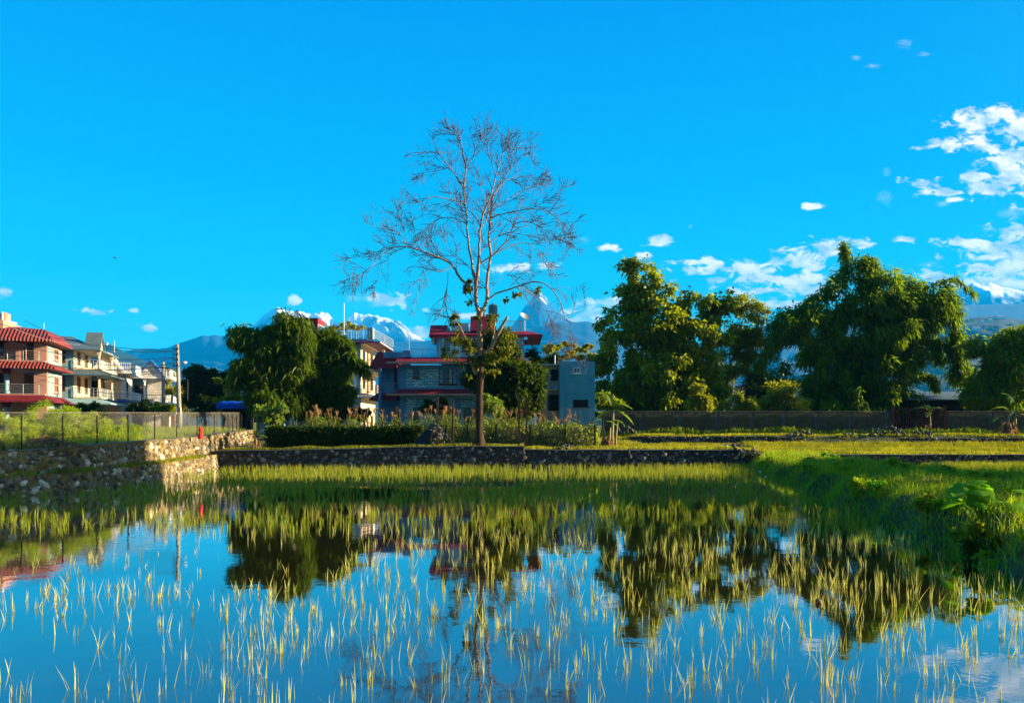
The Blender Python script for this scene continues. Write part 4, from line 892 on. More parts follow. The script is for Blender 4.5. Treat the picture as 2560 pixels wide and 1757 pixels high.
#==UTIL==
# ------------------------------------------------------------------ utility poles and wires
M_pole = mat('concrete_pole', (0.26,0.25,0.23), 0.85, 0.25, 2)
b0 = P(450, 1063, 50); top = P(443, 860, 50)
up_ = empty('utility_pole', (b0.x, 50, 1.6), 'tall leaning concrete utility pole with street lamp rising behind the left fence', 'utility pole'); o = Vector((b0.x, 50, 1.6))
MB(True).tube([(b0.x,50,1.5),(top.x,50,top.z)], [0.17,0.10], 10).build('pole', M_pole, up_, o)
am = MB(); 
for z in (top.z-0.4, top.z-0.75, top.z-1.1, top.z-1.5): am.box(top.x-0.25, top.x+0.12, 49.86, 49.92, z, z+0.05); am.cyl(top.x-0.2, 49.89, z+0.05, z+0.16, 0.03); am.cyl(top.x+0.08, 49.89, z+0.05, z+0.16, 0.03)
am.build('insulator_bracket', M_darkpost, up_, o)
lp = P(457, 907, 49.6); la = MB().tube([(top.x+0.05,49.9,lp.z-0.35),(lp.x-0.1,49.6,lp.z-0.05)], 0.025, 6).build('lamp_arm', M_rail, up_, o)
MB(True).tube([(lp.x-0.15,49.6,lp.z-0.05),(lp.x+0.05,49.55,lp.z),(lp.x+0.3,49.5,lp.z+0.03)], [0.05,0.11,0.05], 8).build('lamp_head', M_white, up_, o)
MB().box(top.x+0.1, top.x+0.3, 49.8, 50.0, 3.2, 3.7).build('meter_box', M_conc, up_, o); MB(True).tube([(top.x-0.1+0.22*math.cos(a/2), 49.82, 3.0+0.28*math.sin(a/2)) for a in range(13)], 0.03, 5).build('cable_coil', M_darkpost, up_, o)
b1 = P(409, 1063, 70); t1 = P(408, 905, 70)
p2 = empty('utility_pole', (b1.x, 70, 1.6), 'shorter plain utility pole left of the leaning lamp pole', 'utility pole'); o2 = Vector((b1.x, 70, 1.6))
MB(True).tube([(b1.x,70,1.4),(t1.x,70,t1.z)], [0.2,0.14], 8).build('pole', M_pole, p2, o2); MB().box(t1.x-0.7, t1.x+0.7, 69.8, 69.86, t1.z-0.6, t1.z-0.5).build('crossarm', M_darkpost, p2, o2)
for (x, yt, D, lab) in ((469, 948, 75, 'thin dark pole beside the round dark tree'), (564, 985, 78, 'thin pale pole near the blue tarpaulin shelter')):
    b = P(x, 1063, D); t_ = P(x, yt, D); q = MB().tube([(b.x,D,1.2),(t_.x,D,t_.z)], [0.08,0.05], 6).build('thin_pole', M_darkpost, None, (b.x,D,1.2)); tag(q, lab, 'pole')
WR = mat('power_cable', (0.25,0.22,0.2), 0.6, 0.1)
def wire(a, b, sag, label, r=0.02):
    a, b = Vector(a), Vector(b); pts = [a.lerp(b, t/16)-Vector((0,0,sag*4*(t/16)*(1-t/16))) for t in range(17)]
    q = MB().tube(pts, r, 4).build('power_cable', WR, None, a); tag(q, label, 'cable', 'overhead cables left of the utility pole')
PT = lambda dz: (top.x-0.1, 49.9, top.z-dz)
for (x, y, D, dz, sg_) in ((60,800,64,0.5,0.9),(-60,790,60,0.5,0.6),(100,860,63,0.9,1.1),(-40,830,60,0.9,0.9),(20,880,62,1.3,0.9),(-30,905,61,1.6,0.8),(30,925,62,1.7,0.7),(180,905,72,1.2,0.7),(90,945,63,3.4,0.5),(408,915,70,1.3,0.4),(408,920,70,3.2,0.4)):
    wire(P(x,y,D), PT(dz), sg_, 'thin overhead cable sagging between the leaning utility pole and the left houses')
wire(P(-60,772,60), P(200,862,66), 0.6, 'thin overhead cable sagging between the leaning utility pole and the left houses')
# red cloth on the wall fence
rc = P(475, 1080, 40); rb = MB(True)
rb.tube([(rc.x,40,rc.z-0.35),(rc.x+0.02,40,rc.z-0.15),(rc.x,40.02,rc.z)], [0.13,0.15,0.05], 8); rb.tube([(rc.x,40,rc.z-0.02),(rc.x+0.03,40,rc.z+0.12),(rc.x,40,rc.z+0.30)], [0.06,0.13,0.04], 8)
rb.v = [(x+random.uniform(-.02,.02), y, z+random.uniform(-.02,.02)) for x,y,z in rb.v]
q = rb.build('red_cloth', mat('red_cloth', (0.6,0.03,0.04), 0.8, 0.3, 8), None, (rc.x,40,rc.z)); q.location.x += 0.55; tag(q, 'crumpled bright red cloth caught on the left wire fence', 'cloth')
# rusty posts
for (x, yt, yb, D, lab) in ((1093,993,1112,45.5,'rusty square iron post in front of the stone heap, tallest of the left pair'),(1132,1001,1106,46.2,'rusty iron post just right of the stone heap'),(1297,988,1115,45.7,'rusty iron post right of the bare tree, nearer to the trunk'),(1316,992,1105,46.8,'rusty iron post right of the bare tree, farther from the trunk')):
    a = P(x, yt, D); b = P(x, yb, D); z0 = min(b.z, float(ground_z(b.x, D)))-0.1
    q = MB().box(b.x-0.055, b.x+0.055, D-0.055, D+0.055, z0, a.z).box(b.x-0.075,b.x+0.075,D-0.075,D+0.075,z0,z0+0.16).build('iron_post', M_rust, None, (b.x,D,z0)); tag(q, lab, 'post')
# bird
bd = P(287, 645, 160); bm = MB()
bm.tube([bd+Vector((-0.35,0,0)), bd+Vector((-0.1,0,0.02)), bd+Vector((0.2,0,0.02)), bd+Vector((0.36,0,0))], [0.02,0.09,0.08,0.01], 6)
bm.add([bd+Vector(p) for p in ((-0.08,0,0.03),(0.12,0,0.03),(0.05,-0.45,0.2),(-0.1,-0.8,0.1),(-0.05,-0.4,0.18))], [(0,1,2,3,4)]); bm.add([bd+Vector(p) for p in ((-0.08,0,0.03),(0.12,0,0.03),(0.05,0.45,0.2),(-0.1,0.8,0.1),(-0.05,0.4,0.18))], [(4,3,2,1,0)])
tag(bm.build('bird', M_darkpost, None, bd), 'tiny dark bird flying alone in the empty sky at left', 'bird')

#==VEG==
# ------------------------------------------------------------------ leaves
def unit(v): return v/np.maximum(np.linalg.norm(v, axis=-1, keepdims=True), 1e-9)
def leaves(Cn, Dr, length, width, bend=0.25):
    """one folded rhombus leaf per row: centres, directions, lengths, widths"""
    n = len(Cn); Dr = unit(Dr); rnd = RNG.normal(size=(n,3)); S = unit(np.cross(Dr, rnd)); N = np.cross(S, Dr)
    length = np.broadcast_to(length, n)[:,None]; width = np.broadcast_to(width, n)[:,None]
    a = Cn; m1 = Cn+Dr*length*0.45; tip = Cn+Dr*length - np.array([0,0,1])*length*bend
    V = np.stack([a, m1+S*width*0.5+N*width*0.12, tip, m1-S*width*0.5+N*width*0.12], 1).reshape(-1,3)
    return V, np.arange(4*n).reshape(n,4)
def lobe_points(lobes, n, seed_scale=1.0, shell=0.45):
    """points in noisy ellipsoids; lobes (x,y,z,rx,ry,rz[,weight])"""
    wts = np.array([(l[3]*l[4]*l[5])**0.67*(l[6] if len(l) > 6 else 1) for l in lobes]); wts /= wts.sum()
    pick = RNG.choice(len(lobes), n, p=wts); A = np.array([l[:6] for l in lobes])[pick]
    d = unit(RNG.normal(size=(n,3))); r = RNG.random(n)**shell
    az = np.arctan2(d[:,1], d[:,0]); bump = 0.72+0.56*fbm(az*1.6+pick*7.1, d[:,2]*3+pick*3.3, 3)
    return A[:,:3]+d*A[:,3:6]*(r*bump)[:,None], d
def crown(lobes, nspray, per, ln, wd, droop, outw=0.6, clump=0.35, holes=0.0, shell=0.4, sub=None):
    rs = float(np.mean([l[5] for l in lobes])); sub = sub or min(0.85, 0.30*rs); k_ = max(6, int(nspray/26))
    cc, dc = lobe_points(lobes, k_, shell=shell*0.6); pk = RNG.integers(0, k_, nspray)
    g = unit(RNG.normal(size=(nspray,3)))*(RNG.random((nspray,1))**0.4); sz = RNG.uniform(0.6, 1.4, k_)[pk][:,None]
    c = cc[pk] + g*sub*sz*np.array([1,1,0.75]); d = unit(g*0.9+dc[pk]*0.7)
    clump = min(clump, sub*0.5)
    if holes > 0:
        zz = (c[:,2]-c[:,2].min())/(c[:,2].max()-c[:,2].min()); k = fbm(c[:,0]*0.75+c[:,1]*0.31, c[:,2]*0.75+c[:,1]*0.2, 3) > holes*np.clip(zz*2.0-0.35, 0, 1); c, d = c[k], d[k]
    n = len(c); C2 = np.repeat(c, per, 0)+RNG.normal(0, clump, (n*per,3))*np.array([1,1,0.8])
    D2 = np.repeat(d, per, 0)*outw + RNG.normal(0, 0.6, (n*per,3)) + np.array([0,0,-droop])
    return leaves(C2, D2, RNG.uniform(ln*0.6, ln*1.3, n*per), RNG.uniform(wd*0.7, wd*1.3, n*per))
def px_lobe(x, y, rx, ry, D, ry_d=None, dy=0, w=1.0):
    p = P(x, y, D+dy); s = (D+dy)/F
    return (p.x, p.y, p.z, rx*s, (ry_d if ry_d else rx*s*0.8), ry*s, w)
def plant_tree(name, label, cat, base, lobes, leafm, n, per, ln, wd, droop, trunks, barkm, group=None, holes=0.0, clump=0.35, extra=None, outw=0.6, shell=0.4):
    root = empty(name, base, label, cat, 0, group)
    V, Fq = crown(lobes, n, per, ln, wd, droop, outw, clump, holes, shell)
    if extra is not None:
        Ve, Fe = extra; Fe = Fe+len(V); V = np.concatenate([V, Ve]); Fq = np.concatenate([Fq, Fe])
    np_mesh('crown', V, Fq, leafm, root, base)
    tb = MB(True)
    for pts, r0, r1 in trunks:
        m_ = len(pts); tb.tube(pts, [r0+(r1-r0)*i/(m_-1) for i in range(m_)], 7)
    tb.build('trunk', barkm, root, base)
    return root
def plume(ptspx, D, w, n, ln=0.6, wd=0.12, droop=0.9):
    """leafy arching bamboo culm given as photo polyline at distance D, leaf sprays hang along it"""
    pts = np.array([list(P(x, y, D+dy)) for x, y, dy in ptspx]); t = RNG.random(n)**0.8*(len(pts)-1); i = np.minimum(t.astype(int), len(pts)-2); f = (t-i)[:,None]
    c = pts[i]*(1-f)+pts[i+1]*f; spread = w*(1.0-0.6*(t/(len(pts)-1)))
    c = c + RNG.normal(0, 1, (n,3))*spread[:,None]*np.array([1,1,0.6]); c[:,2] -= RNG.random(n)*spread*0.8
    d = unit(pts[i+1]-pts[i])*0.5 + RNG.normal(0, 0.5, (n,3)) + np.array([0,0,-droop])
    return leaves(c, d, RNG.uniform(ln*0.6, ln*1.3, n), RNG.uniform(wd*0.7, wd*1.3, n)), pts
def join(lst):
    Vs, Fs, b = [], [], 0
    for V, Fq in lst: Vs.append(V); Fs.append(Fq+b); b += len(V)
    return np.concatenate(Vs), np.concatenate(Fs)
def up_trunk(x, y0, x1, y1, D, r0, r1, wob=0.15, k=6, dy=0):
    a, b = P(x, y0, D), P(x1, y1, D+dy); pts = [a.lerp(b, i/k)+Vector((random.uniform(-wob,wob), random.uniform(-wob,wob), 0))*(1 if 0 < i < k else 0) for i in range(k+1)]
    return (pts, r0, r1)

# ---- left bamboo clump (two masses)
DL = 58
lb = [px_lobe(664,868,54,46,DL), px_lobe(725,850,45,42,DL,dy=1), px_lobe(652,930,44,55,DL), px_lobe(705,930,75,75,DL,dy=1,w=1.3), px_lobe(690,1000,75,45,DL,w=1.3), px_lobe(634,872,27,25,DL,dy=-1), px_lobe(720,812,22,26,DL), px_lobe(620,915,18,45,DL,dy=-1), px_lobe(765,880,30,50,DL)]
pl, _ = plume([(690,980,0),(660,880,0),(635,835,0),(605,820,0),(590,850,-1)], DL, 0.7, 2600); pl2, _ = plume([(700,950,0),(715,830,0),(738,800,0),(757,830,0),(762,880,-1)], DL, 0.7, 2600); pl3, _ = plume([(690,960,0),(630,900,-1),(600,905,-1),(588,960,-1)], DL, 0.5, 2000)
base = P(690, 1095, DL)
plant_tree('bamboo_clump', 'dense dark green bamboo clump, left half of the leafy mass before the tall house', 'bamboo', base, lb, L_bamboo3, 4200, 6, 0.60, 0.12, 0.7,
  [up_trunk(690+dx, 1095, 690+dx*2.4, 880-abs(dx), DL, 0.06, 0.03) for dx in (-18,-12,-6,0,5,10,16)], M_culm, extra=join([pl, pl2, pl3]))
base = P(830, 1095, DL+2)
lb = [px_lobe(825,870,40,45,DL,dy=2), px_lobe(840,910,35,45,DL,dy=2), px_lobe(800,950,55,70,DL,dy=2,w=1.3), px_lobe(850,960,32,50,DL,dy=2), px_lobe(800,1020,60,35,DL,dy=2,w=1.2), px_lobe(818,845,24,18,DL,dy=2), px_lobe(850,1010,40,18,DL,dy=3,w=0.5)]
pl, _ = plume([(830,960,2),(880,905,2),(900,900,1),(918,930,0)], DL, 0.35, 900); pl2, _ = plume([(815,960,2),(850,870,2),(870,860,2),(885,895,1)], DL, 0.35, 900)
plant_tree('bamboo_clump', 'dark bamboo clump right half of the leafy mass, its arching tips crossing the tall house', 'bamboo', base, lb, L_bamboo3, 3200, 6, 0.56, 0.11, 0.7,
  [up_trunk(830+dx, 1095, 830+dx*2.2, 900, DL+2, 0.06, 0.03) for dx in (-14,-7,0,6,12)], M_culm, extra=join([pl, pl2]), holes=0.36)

# ---- right-hand tree group
DR = 74
lb = [px_lobe(1605,690,40,45,DR), px_lobe(1630,740,55,50,DR), px_lobe(1580,740,35,50,DR), px_lobe(1720,725,34,34,DR), px_lobe(1730,770,60,45,DR,dy=1), px_lobe(1800,745,32,25,DR,dy=1), px_lobe(1790,790,45,35,DR,dy=1), px_lobe(1560,800,45,40,DR), px_lobe(1640,820,90,60,DR,w=1.2), px_lobe(1730,850,80,60,DR,w=1.2), px_lobe(1540,850,40,35,DR,dy=-1),
      px_lobe(1660,940,120,70,DR,w=1.6), px_lobe(1560,940,65,60,DR), px_lobe(1540,990,60,45,DR), px_lobe(1690,1000,120,45,DR,w=1.3), px_lobe(1510,915,35,25,DR,dy=1)]
pl, _ = plume([(1560,860,0),(1530,795,-1),(1505,800,-1),(1495,820,-1)], DR, 0.5, 500, 0.4, 0.16, 0.4)
base = P(1650, 1085, DR)
plant_tree('broadleaf_tree', 'biggest leafy tree group on the right, ragged tall top with sunlit yellow-green edges', 'tree', base, lb, L_tree, 7600, 6, 0.50, 0.26, 0.4,
  [up_trunk(1650,1085,1610,720,DR,0.35,0.08,0.3), up_trunk(1660,1085,1725,750,DR,0.3,0.07,0.3,dy=1), up_trunk(1640,1085,1560,850,DR,0.2,0.05,0.3), up_trunk(1665,1085,1790,780,DR,0.2,0.05,0.3)], M_brown, extra=pl, clump=0.42, holes=0.42, shell=0.45)
lb = [px_lobe(1855,765,38,30,DR+4), px_lobe(1875,800,42,42,DR+4), px_lobe(1840,840,40,40,DR+4), px_lobe(1880,850,38,35,DR+4), px_lobe(1835,900,40,45,DR+4,w=0.8), px_lobe(1800,960,35,30,DR+4,w=0.8), px_lobe(1880,910,40,40,DR+4,w=0.5)]
base = P(1800, 1085, DR+4)
plant_tree('slim_tree', 'slim airy sunlit yellow-green tree with dark leaning stem between the two big trees', 'tree', base, lb, L_tree2, 2300, 6, 0.36, 0.15, 0.3,
  [up_trunk(1800,1085,1822,930,DR+4,0.16,0.12,0.1), up_trunk(1822,930,1865,780,DR+4,0.12,0.03,0.2), up_trunk(1822,930,1840,820,DR+4,0.08,0.03,0.2)], M_brown, holes=0.42, clump=0.4, shell=0.5)
# ---- understory bushes by the fence
for (x, y, rx, ry, D, lm, n, lab) in ((1740,1000,30,35,66,L_tree2,500,'pale sunlit bush behind the fence left of the slim tree stem'),(1850,1010,60,30,68,L_tree2,900,'sunlit yellow-green bush behind the fence right of the slim tree stem'),(1960,1000,50,50,70,L_tree2,900,'bright bush at the left foot of the big bamboo'),(1950,940,30,50,76,L_bamboo2,600,'lit leafy column between the slim tree and the big bamboo'),
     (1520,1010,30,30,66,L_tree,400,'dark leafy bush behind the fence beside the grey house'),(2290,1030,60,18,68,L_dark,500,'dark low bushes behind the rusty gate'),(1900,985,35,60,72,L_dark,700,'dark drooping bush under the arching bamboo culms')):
    base = P(x, 1085, D)
    plant_tree('bush', lab, 'bush', base, [px_lobe(x,y,rx,ry,D), px_lobe(x+rx*0.5,y+ry*0.4,rx*0.7,ry*0.7,D), px_lobe(x-rx*0.5,y+ry*0.5,rx*0.7,ry*0.7,D)], lm, n, 7, 0.32, 0.13, 0.3, [up_trunk(x,1085,x,y,D,0.06,0.03,0.1)], M_brown, clump=0.3)

# ---- big bamboo
DB = 76
lb = [px_lobe(2165,680,45,40,DB), px_lobe(2130,720,55,50,DB), px_lobe(2200,720,60,45,DB), px_lobe(2290,730,60,42,DB), px_lobe(2345,755,42,55,DB,dy=-1), px_lobe(2360,820,32,60,DB,dy=-1), px_lobe(2080,770,60,60,DB), px_lobe(2020,800,60,42,DB,dy=-1), px_lobe(1970,830,50,30,DB,dy=-2,w=0.8),
      px_lobe(2150,810,90,80,DB,w=1.3), px_lobe(2240,820,70,70,DB,w=1.2,dy=-1), px_lobe(2170,780,80,50,DB,w=1.0), px_lobe(2050,860,45,45,DB), px_lobe(2290,800,45,40,DB), px_lobe(2060,930,50,50,DB), px_lobe(2250,770,60,40,DB), px_lobe(2270,900,40,55,DB,dy=-1), px_lobe(2100,900,90,80,DB,w=1.4), px_lobe(2190,920,80,70,DB,w=1.2), px_lobe(2120,1000,120,50,DB,w=1.6), px_lobe(2220,1000,70,50,DB,w=1.1), px_lobe(2380,880,32,40,DB,dy=-1), px_lobe(2400,940,22,40,DB,dy=-1,w=0.7), px_lobe(2055,985,60,50,DB)]
pls = []
for pts, w_p, n_ in (([(2150,900,0),(2125,780,0),(2112,700,0),(2115,640,0),(2110,605,0)],0.45,1100), ([(2180,900,0),(2190,740,0),(2185,660,0),(2165,645,0)],0.6,1500), ([(2250,850,0),(2280,740,0),(2330,705,-1),(2385,690,-1),(2440,735,-2)],0.30,420),
    ([(2120,900,0),(2060,790,-1),(2010,770,-2),(1975,800,-2),(1960,850,-2)],0.6,2200), ([(2080,900,0),(2010,830,-2),(1940,850,-2),(1900,900,-3),(1890,960,-3)],0.6,2200), ([(2110,850,0),(2060,740,0),(2030,735,-1),(2005,770,-1)],0.3,420),
    ([(2260,900,0),(2330,780,-1),(2385,790,-1),(2395,870,-2),(2400,930,-2)],0.6,2200), ([(2260,930,0),(2350,850,-1),(2400,880,-1),(2425,960,-2)],0.5,1400), ([(2230,900,0),(2300,850,0),(2340,860,-1),(2345,900,-1)],0.3,700), ([(2260,960,0),(2300,930,0),(2330,940,0),(2340,970,0)],0.4,700)):
    pls.append(plume(pts, DB, w_p, n_)[0])
base = P(2140, 1085, DB)
plant_tree('giant_bamboo', 'huge dark drooping bamboo clump with arching plumes above the rusty gate', 'bamboo', base, lb, L_bamboo, 9500, 6, 0.70, 0.14, 0.9,
  [up_trunk(2140+dx, 1085, 2140+dx*2.6, 760+abs(dx), DB, 0.07, 0.035, 0.2) for dx in range(-36,40,8)], M_culm, extra=join(pls), holes=0.0, clump=0.38)
# far-right bamboo
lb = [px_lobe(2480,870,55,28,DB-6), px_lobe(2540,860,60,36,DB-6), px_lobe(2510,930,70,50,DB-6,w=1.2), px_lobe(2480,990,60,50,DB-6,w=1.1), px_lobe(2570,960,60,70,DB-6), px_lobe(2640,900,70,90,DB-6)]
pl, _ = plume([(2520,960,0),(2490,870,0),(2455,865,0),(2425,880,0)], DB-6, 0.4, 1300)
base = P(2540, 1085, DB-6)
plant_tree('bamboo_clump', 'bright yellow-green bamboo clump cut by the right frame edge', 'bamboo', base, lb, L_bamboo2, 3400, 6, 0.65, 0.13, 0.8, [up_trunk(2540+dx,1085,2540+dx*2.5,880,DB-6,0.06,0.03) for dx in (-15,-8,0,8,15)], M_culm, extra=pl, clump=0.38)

# ---- dark trees behind the bare tree, acacia, left background trees
base = P(1270, 1090, 60)
plant_tree('dark_tree', 'dark ivy-like tree mass directly right of and behind the bare trunk', 'tree', base, [px_lobe(1245,870,38,45,60), px_lobe(1280,930,50,60,60), px_lobe(1240,950,45,60,60,w=1.1), px_lobe(1320,960,45,50,60), px_lobe(1290,1000,60,45,60,w=1.2), px_lobe(1190,935,35,35,61,w=0.8), px_lobe(1215,860,26,24,60)], L_vine, 3600, 7, 0.34, 0.17, 0.5,
  [up_trunk(1270,1090,1260,900,60,0.14,0.05,0.15)], M_brown, clump=0.35)
base = P(1370, 1080, 72)
plant_tree('dark_tree', 'dark bushy tree between the dark mass and the grey concrete house', 'tree', base, [px_lobe(1345,900,30,28,72), px_lobe(1370,930,40,35,72), px_lobe(1345,960,40,60,70), px_lobe(1365,1000,30,35,66)], L_dark, 1500, 7, 0.36, 0.18, 0.4, [up_trunk(1370,1080,1360,920,72,0.14,0.05,0.1)], M_brown)
base = P(1440, 1080, 80); ac = []
for (x, y, rx, ry) in ((1370,870,28,8),(1425,866,45,9),(1395,880,50,9),(1440,885,48,10),(1470,868,30,7),(1500,880,30,8),(1490,892,36,8),(1410,895,50,8)): ac.append(px_lobe(x,y,rx,ry,80,1.6))
plant_tree('umbrella_tree', 'flat-topped sunlit acacia-like tree rising behind the grey concrete house', 'tree', base, ac, L_tree2, 1500, 7, 0.3, 0.10, -0.1, [up_trunk(1440,1080,1445,900,80,0.16,0.08,0.1), up_trunk(1445,900,1400,872,80,0.06,0.02,0.05), up_trunk(1445,900,1495,875,80,0.06,0.02,0.05)], M_brown, clump=0.25)
base = P(515, 1080, 85)
plant_tree('round_tree', 'round dark tree right of the lamp pole', 'tree', base, [px_lobe(500,950,38,32,85), px_lobe(530,950,30,28,85), px_lobe(515,980,40,35,85), px_lobe(490,985,25,25,85)], L_dark, 1500, 7, 0.42, 0.22, 0.2, [up_trunk(515,1080,512,960,85,0.2,0.08,0.1)], M_brown)
base = P(470, 1080, 95)
plant_tree('pale_tree', 'pale yellow-green loose tree just right of the lamp pole base', 'tree', base, [px_lobe(462,970,16,25,95), px_lobe(470,1000,24,28,95), px_lobe(490,1015,25,20,92)], L_tree2, 700, 7, 0.4, 0.18, 0.2, [up_trunk(470,1080,468,980,95,0.1,0.05,0.1)], M_brown)
base = P(580, 1080, 72)
plant_tree('airy_tree', 'airy sunlit tree between the round dark tree and the left bamboo', 'tree', base, [px_lobe(560,945,16,14,72), px_lobe(585,955,26,20,72), px_lobe(570,990,30,30,72), px_lobe(600,990,25,25,72), px_lobe(555,1020,28,16,70)], L_tree, 900, 6, 0.32, 0.13, 0.2, [up_trunk(580,1080,575,960,72,0.1,0.04,0.1)], M_brown, holes=0.38)
base = P(505, 1080, 66)
plant_tree('bush', 'dark rounded bush below the round tree beside the blue shelter', 'bush', base, [px_lobe(505,1012,32,20,66), px_lobe(520,1020,30,16,66)], L_dark, 500, 7, 0.3, 0.15, 0.2, [up_trunk(505,1080,505,1020,66,0.06,0.03,0.1)], M_brown)
base = P(420, 1080, 96)
plant_tree('dry_tree', 'brownish slender tree just right of the shorter utility pole', 'tree', base, [px_lobe(418,915,9,10,96), px_lobe(422,940,12,20,96), px_lobe(424,965,12,20,96)], L_tree2, 260, 6, 0.3, 0.12, 0.3, [up_trunk(420,1080,420,915,96,0.08,0.03,0.1)], M_brown)
for (x, y, rx, ry, D, lm, n, lab) in ((360,1012,34,14,64,L_dark,500,'dark low hedge under the white houses'),(230,1020,60,12,60,L_dark,600,'dark shrubs under the grey-roofed house'),(415,1020,30,10,56,L_tree,300,'dim green shrubs right below the white houses'),(870,1030,60,14,60,L_dark,500,'dark undergrowth at the foot of the tall house'),(1090,1010,28,20,60,L_vine,350,'rounded shrub before the ground floor of the stone clad house'),(1240,1005,40,22,52,L_banana,420,'bright leafy shrub right behind the bare trunk base')):
    base = P(x, 1085, D); plant_tree('bush', lab, 'bush', base, [px_lobe(x,y,rx,ry,D), px_lobe(x-rx*0.5,y+6,rx*0.6,ry,D), px_lobe(x+rx*0.5,y+6,rx*0.6,ry,D)], lm, n, 7, 0.28, 0.14, 0.2, [up_trunk(x,1085,x,y,D,0.05,0.03,0.1)], M_brown, clump=0.25)
# roof vines of the tall house
rt, rz = ROOFVINE; wl = rt.location
V, Fq = crown([(wl.x-2.0, wl.y+2.6, wl.z+rz+1.8, 2.6, 1.6, 0.35)], 500, 6, 0.22, 0.10, 0.1, 0.4, 0.2); q = np_mesh('roof_vine', V, Fq, L_tree2, None, (wl.x-2, wl.y+2.6, wl.z+rz+1.8)); tag(q, 'yellow-green climbing vine spread over the roof pergola of the tall house', 'vine')

# ---- off-frame shrubs that shade the right middle of the paddy
for i, (q_, u_, h_) in enumerate(((17.0,26,6.2),(19.4,28,6.6),(21.6,31,7.4))):
    x, y = qu(q_, u_); gz = float(ground_z(x, y))
    plant_tree('bank_tree', ('small bushy tree just outside the right edge beside the bank, nearest','bushy tree outside the right edge, second from the camera','bushy tree outside the right edge, farthest of the three')[i], 'tree', (x,y,gz), [(x,y,h_*0.68,1.55,1.5,h_*0.36),(x+0.4,y+0.3,h_*0.4,1.7,1.5,h_*0.35)], L_bamboo, 400, 6, 0.4, 0.12, 0.4, [([Vector((x,y,gz-0.1)),Vector((x+0.1,y,h_*0.4)),Vector((x,y+0.1,h_*0.8))],0.12,0.05)], M_brown)

# ---- feathery shrubs behind the left fence
sh = [(40,1062,48,34,30,900),(120,1045,52,36,34,1000),(185,1050,48,36,33,1000),(235,1062,34,30,34,700),(280,1070,30,26,38,500),(8,1085,34,26,27,500),(330,1072,34,22,40,450),(370,1085,40,14,38,350),(420,1088,30,10,41,200)]
labs = ['feathery yellow-green shrub behind the fence left of the first post gap','feathery bright shrub behind the fence, largest, right of the rubbish heap','tall feathery bright shrub behind the third fence post','feathery shrub right of the tallest one behind the left fence','darker small shrub behind the fourth fence post','feathery low shrub at the very left edge','dull green shrub behind the middle of the left fence','low weeds patch behind the left fence near its middle','low weeds beside the red cloth']
for (x, y, rx, ry, D, n), lab in zip(sh, labs):
    base = P(x, 1063, D); base.z = 1.55
    plant_tree('feathery_shrub', lab, 'shrub', base, [px_lobe(x,y,rx,ry,D,0.9), px_lobe(x-rx*0.4,y+ry*0.6,rx*0.8,ry*0.7,D,0.9), px_lobe(x+rx*0.45,y+ry*0.5,rx*0.7,ry*0.8,D,0.9)], L_shrub, n, 8, 0.15, 0.03, 0.25, [([base, base+Vector((0.1,0,0.8))],0.04,0.02)], M_brown, clump=0.11, group='shrubs behind the left fence')

# ---- bare tree
TD = 45.5
def PZ(zx, zy): return (800+0.351*zx, 300+0.351*zy)
base = P(1199, 1116, TD); base.z = 1.1
tr = empty('bare_tree', base, 'tall nearly leafless tree with wide crooked limbs standing on the far stone wall', 'tree')
def cat(pts, k=5):
    out = []; n = len(pts)
    for i in range(n-1):
        p0, p1, p2, p3 = pts[max(0,i-1)], pts[i], pts[i+1], pts[min(n-1,i+2)]
        for j in range(k):
            t = j/k; out.append(0.5*((2*p1)+(p2-p0)*t+(2*p0-5*p1+4*p2-p3)*t*t+(3*p1-p0-3*p2+p3)*t**3))
    out.append(pts[-1]); return out
def limb_pts(lst, d0, d1):
    n = len(lst); return cat([P(x, y, TD+d0+(d1-d0)*(i/(n-1))) for i, (x, y) in enumerate(lst)])
trunk = MB(True)
tp = cat([P(1199,1122,TD),P(1198,1060,TD),P(1199,990,TD),P(1201,930,TD),P(1202,890,TD)]); n = len(tp)
rad = [0.36-0.14*min(1, i/5)+ (0.02*math.sin(i)) for i in range(n)]; rad[0] = 0.5; rad[1] = 0.38
trunk.tube(tp, rad, 12); 
for sx in (-1, 1): trunk.tube([P(1199+sx*16,1122,TD-0.1), P(1199+sx*9,1106,TD), P(1199+sx*3,1085,TD)], [0.12,0.16,0.1], 7)
trunk.build('trunk', M_trunkd, tr, base)
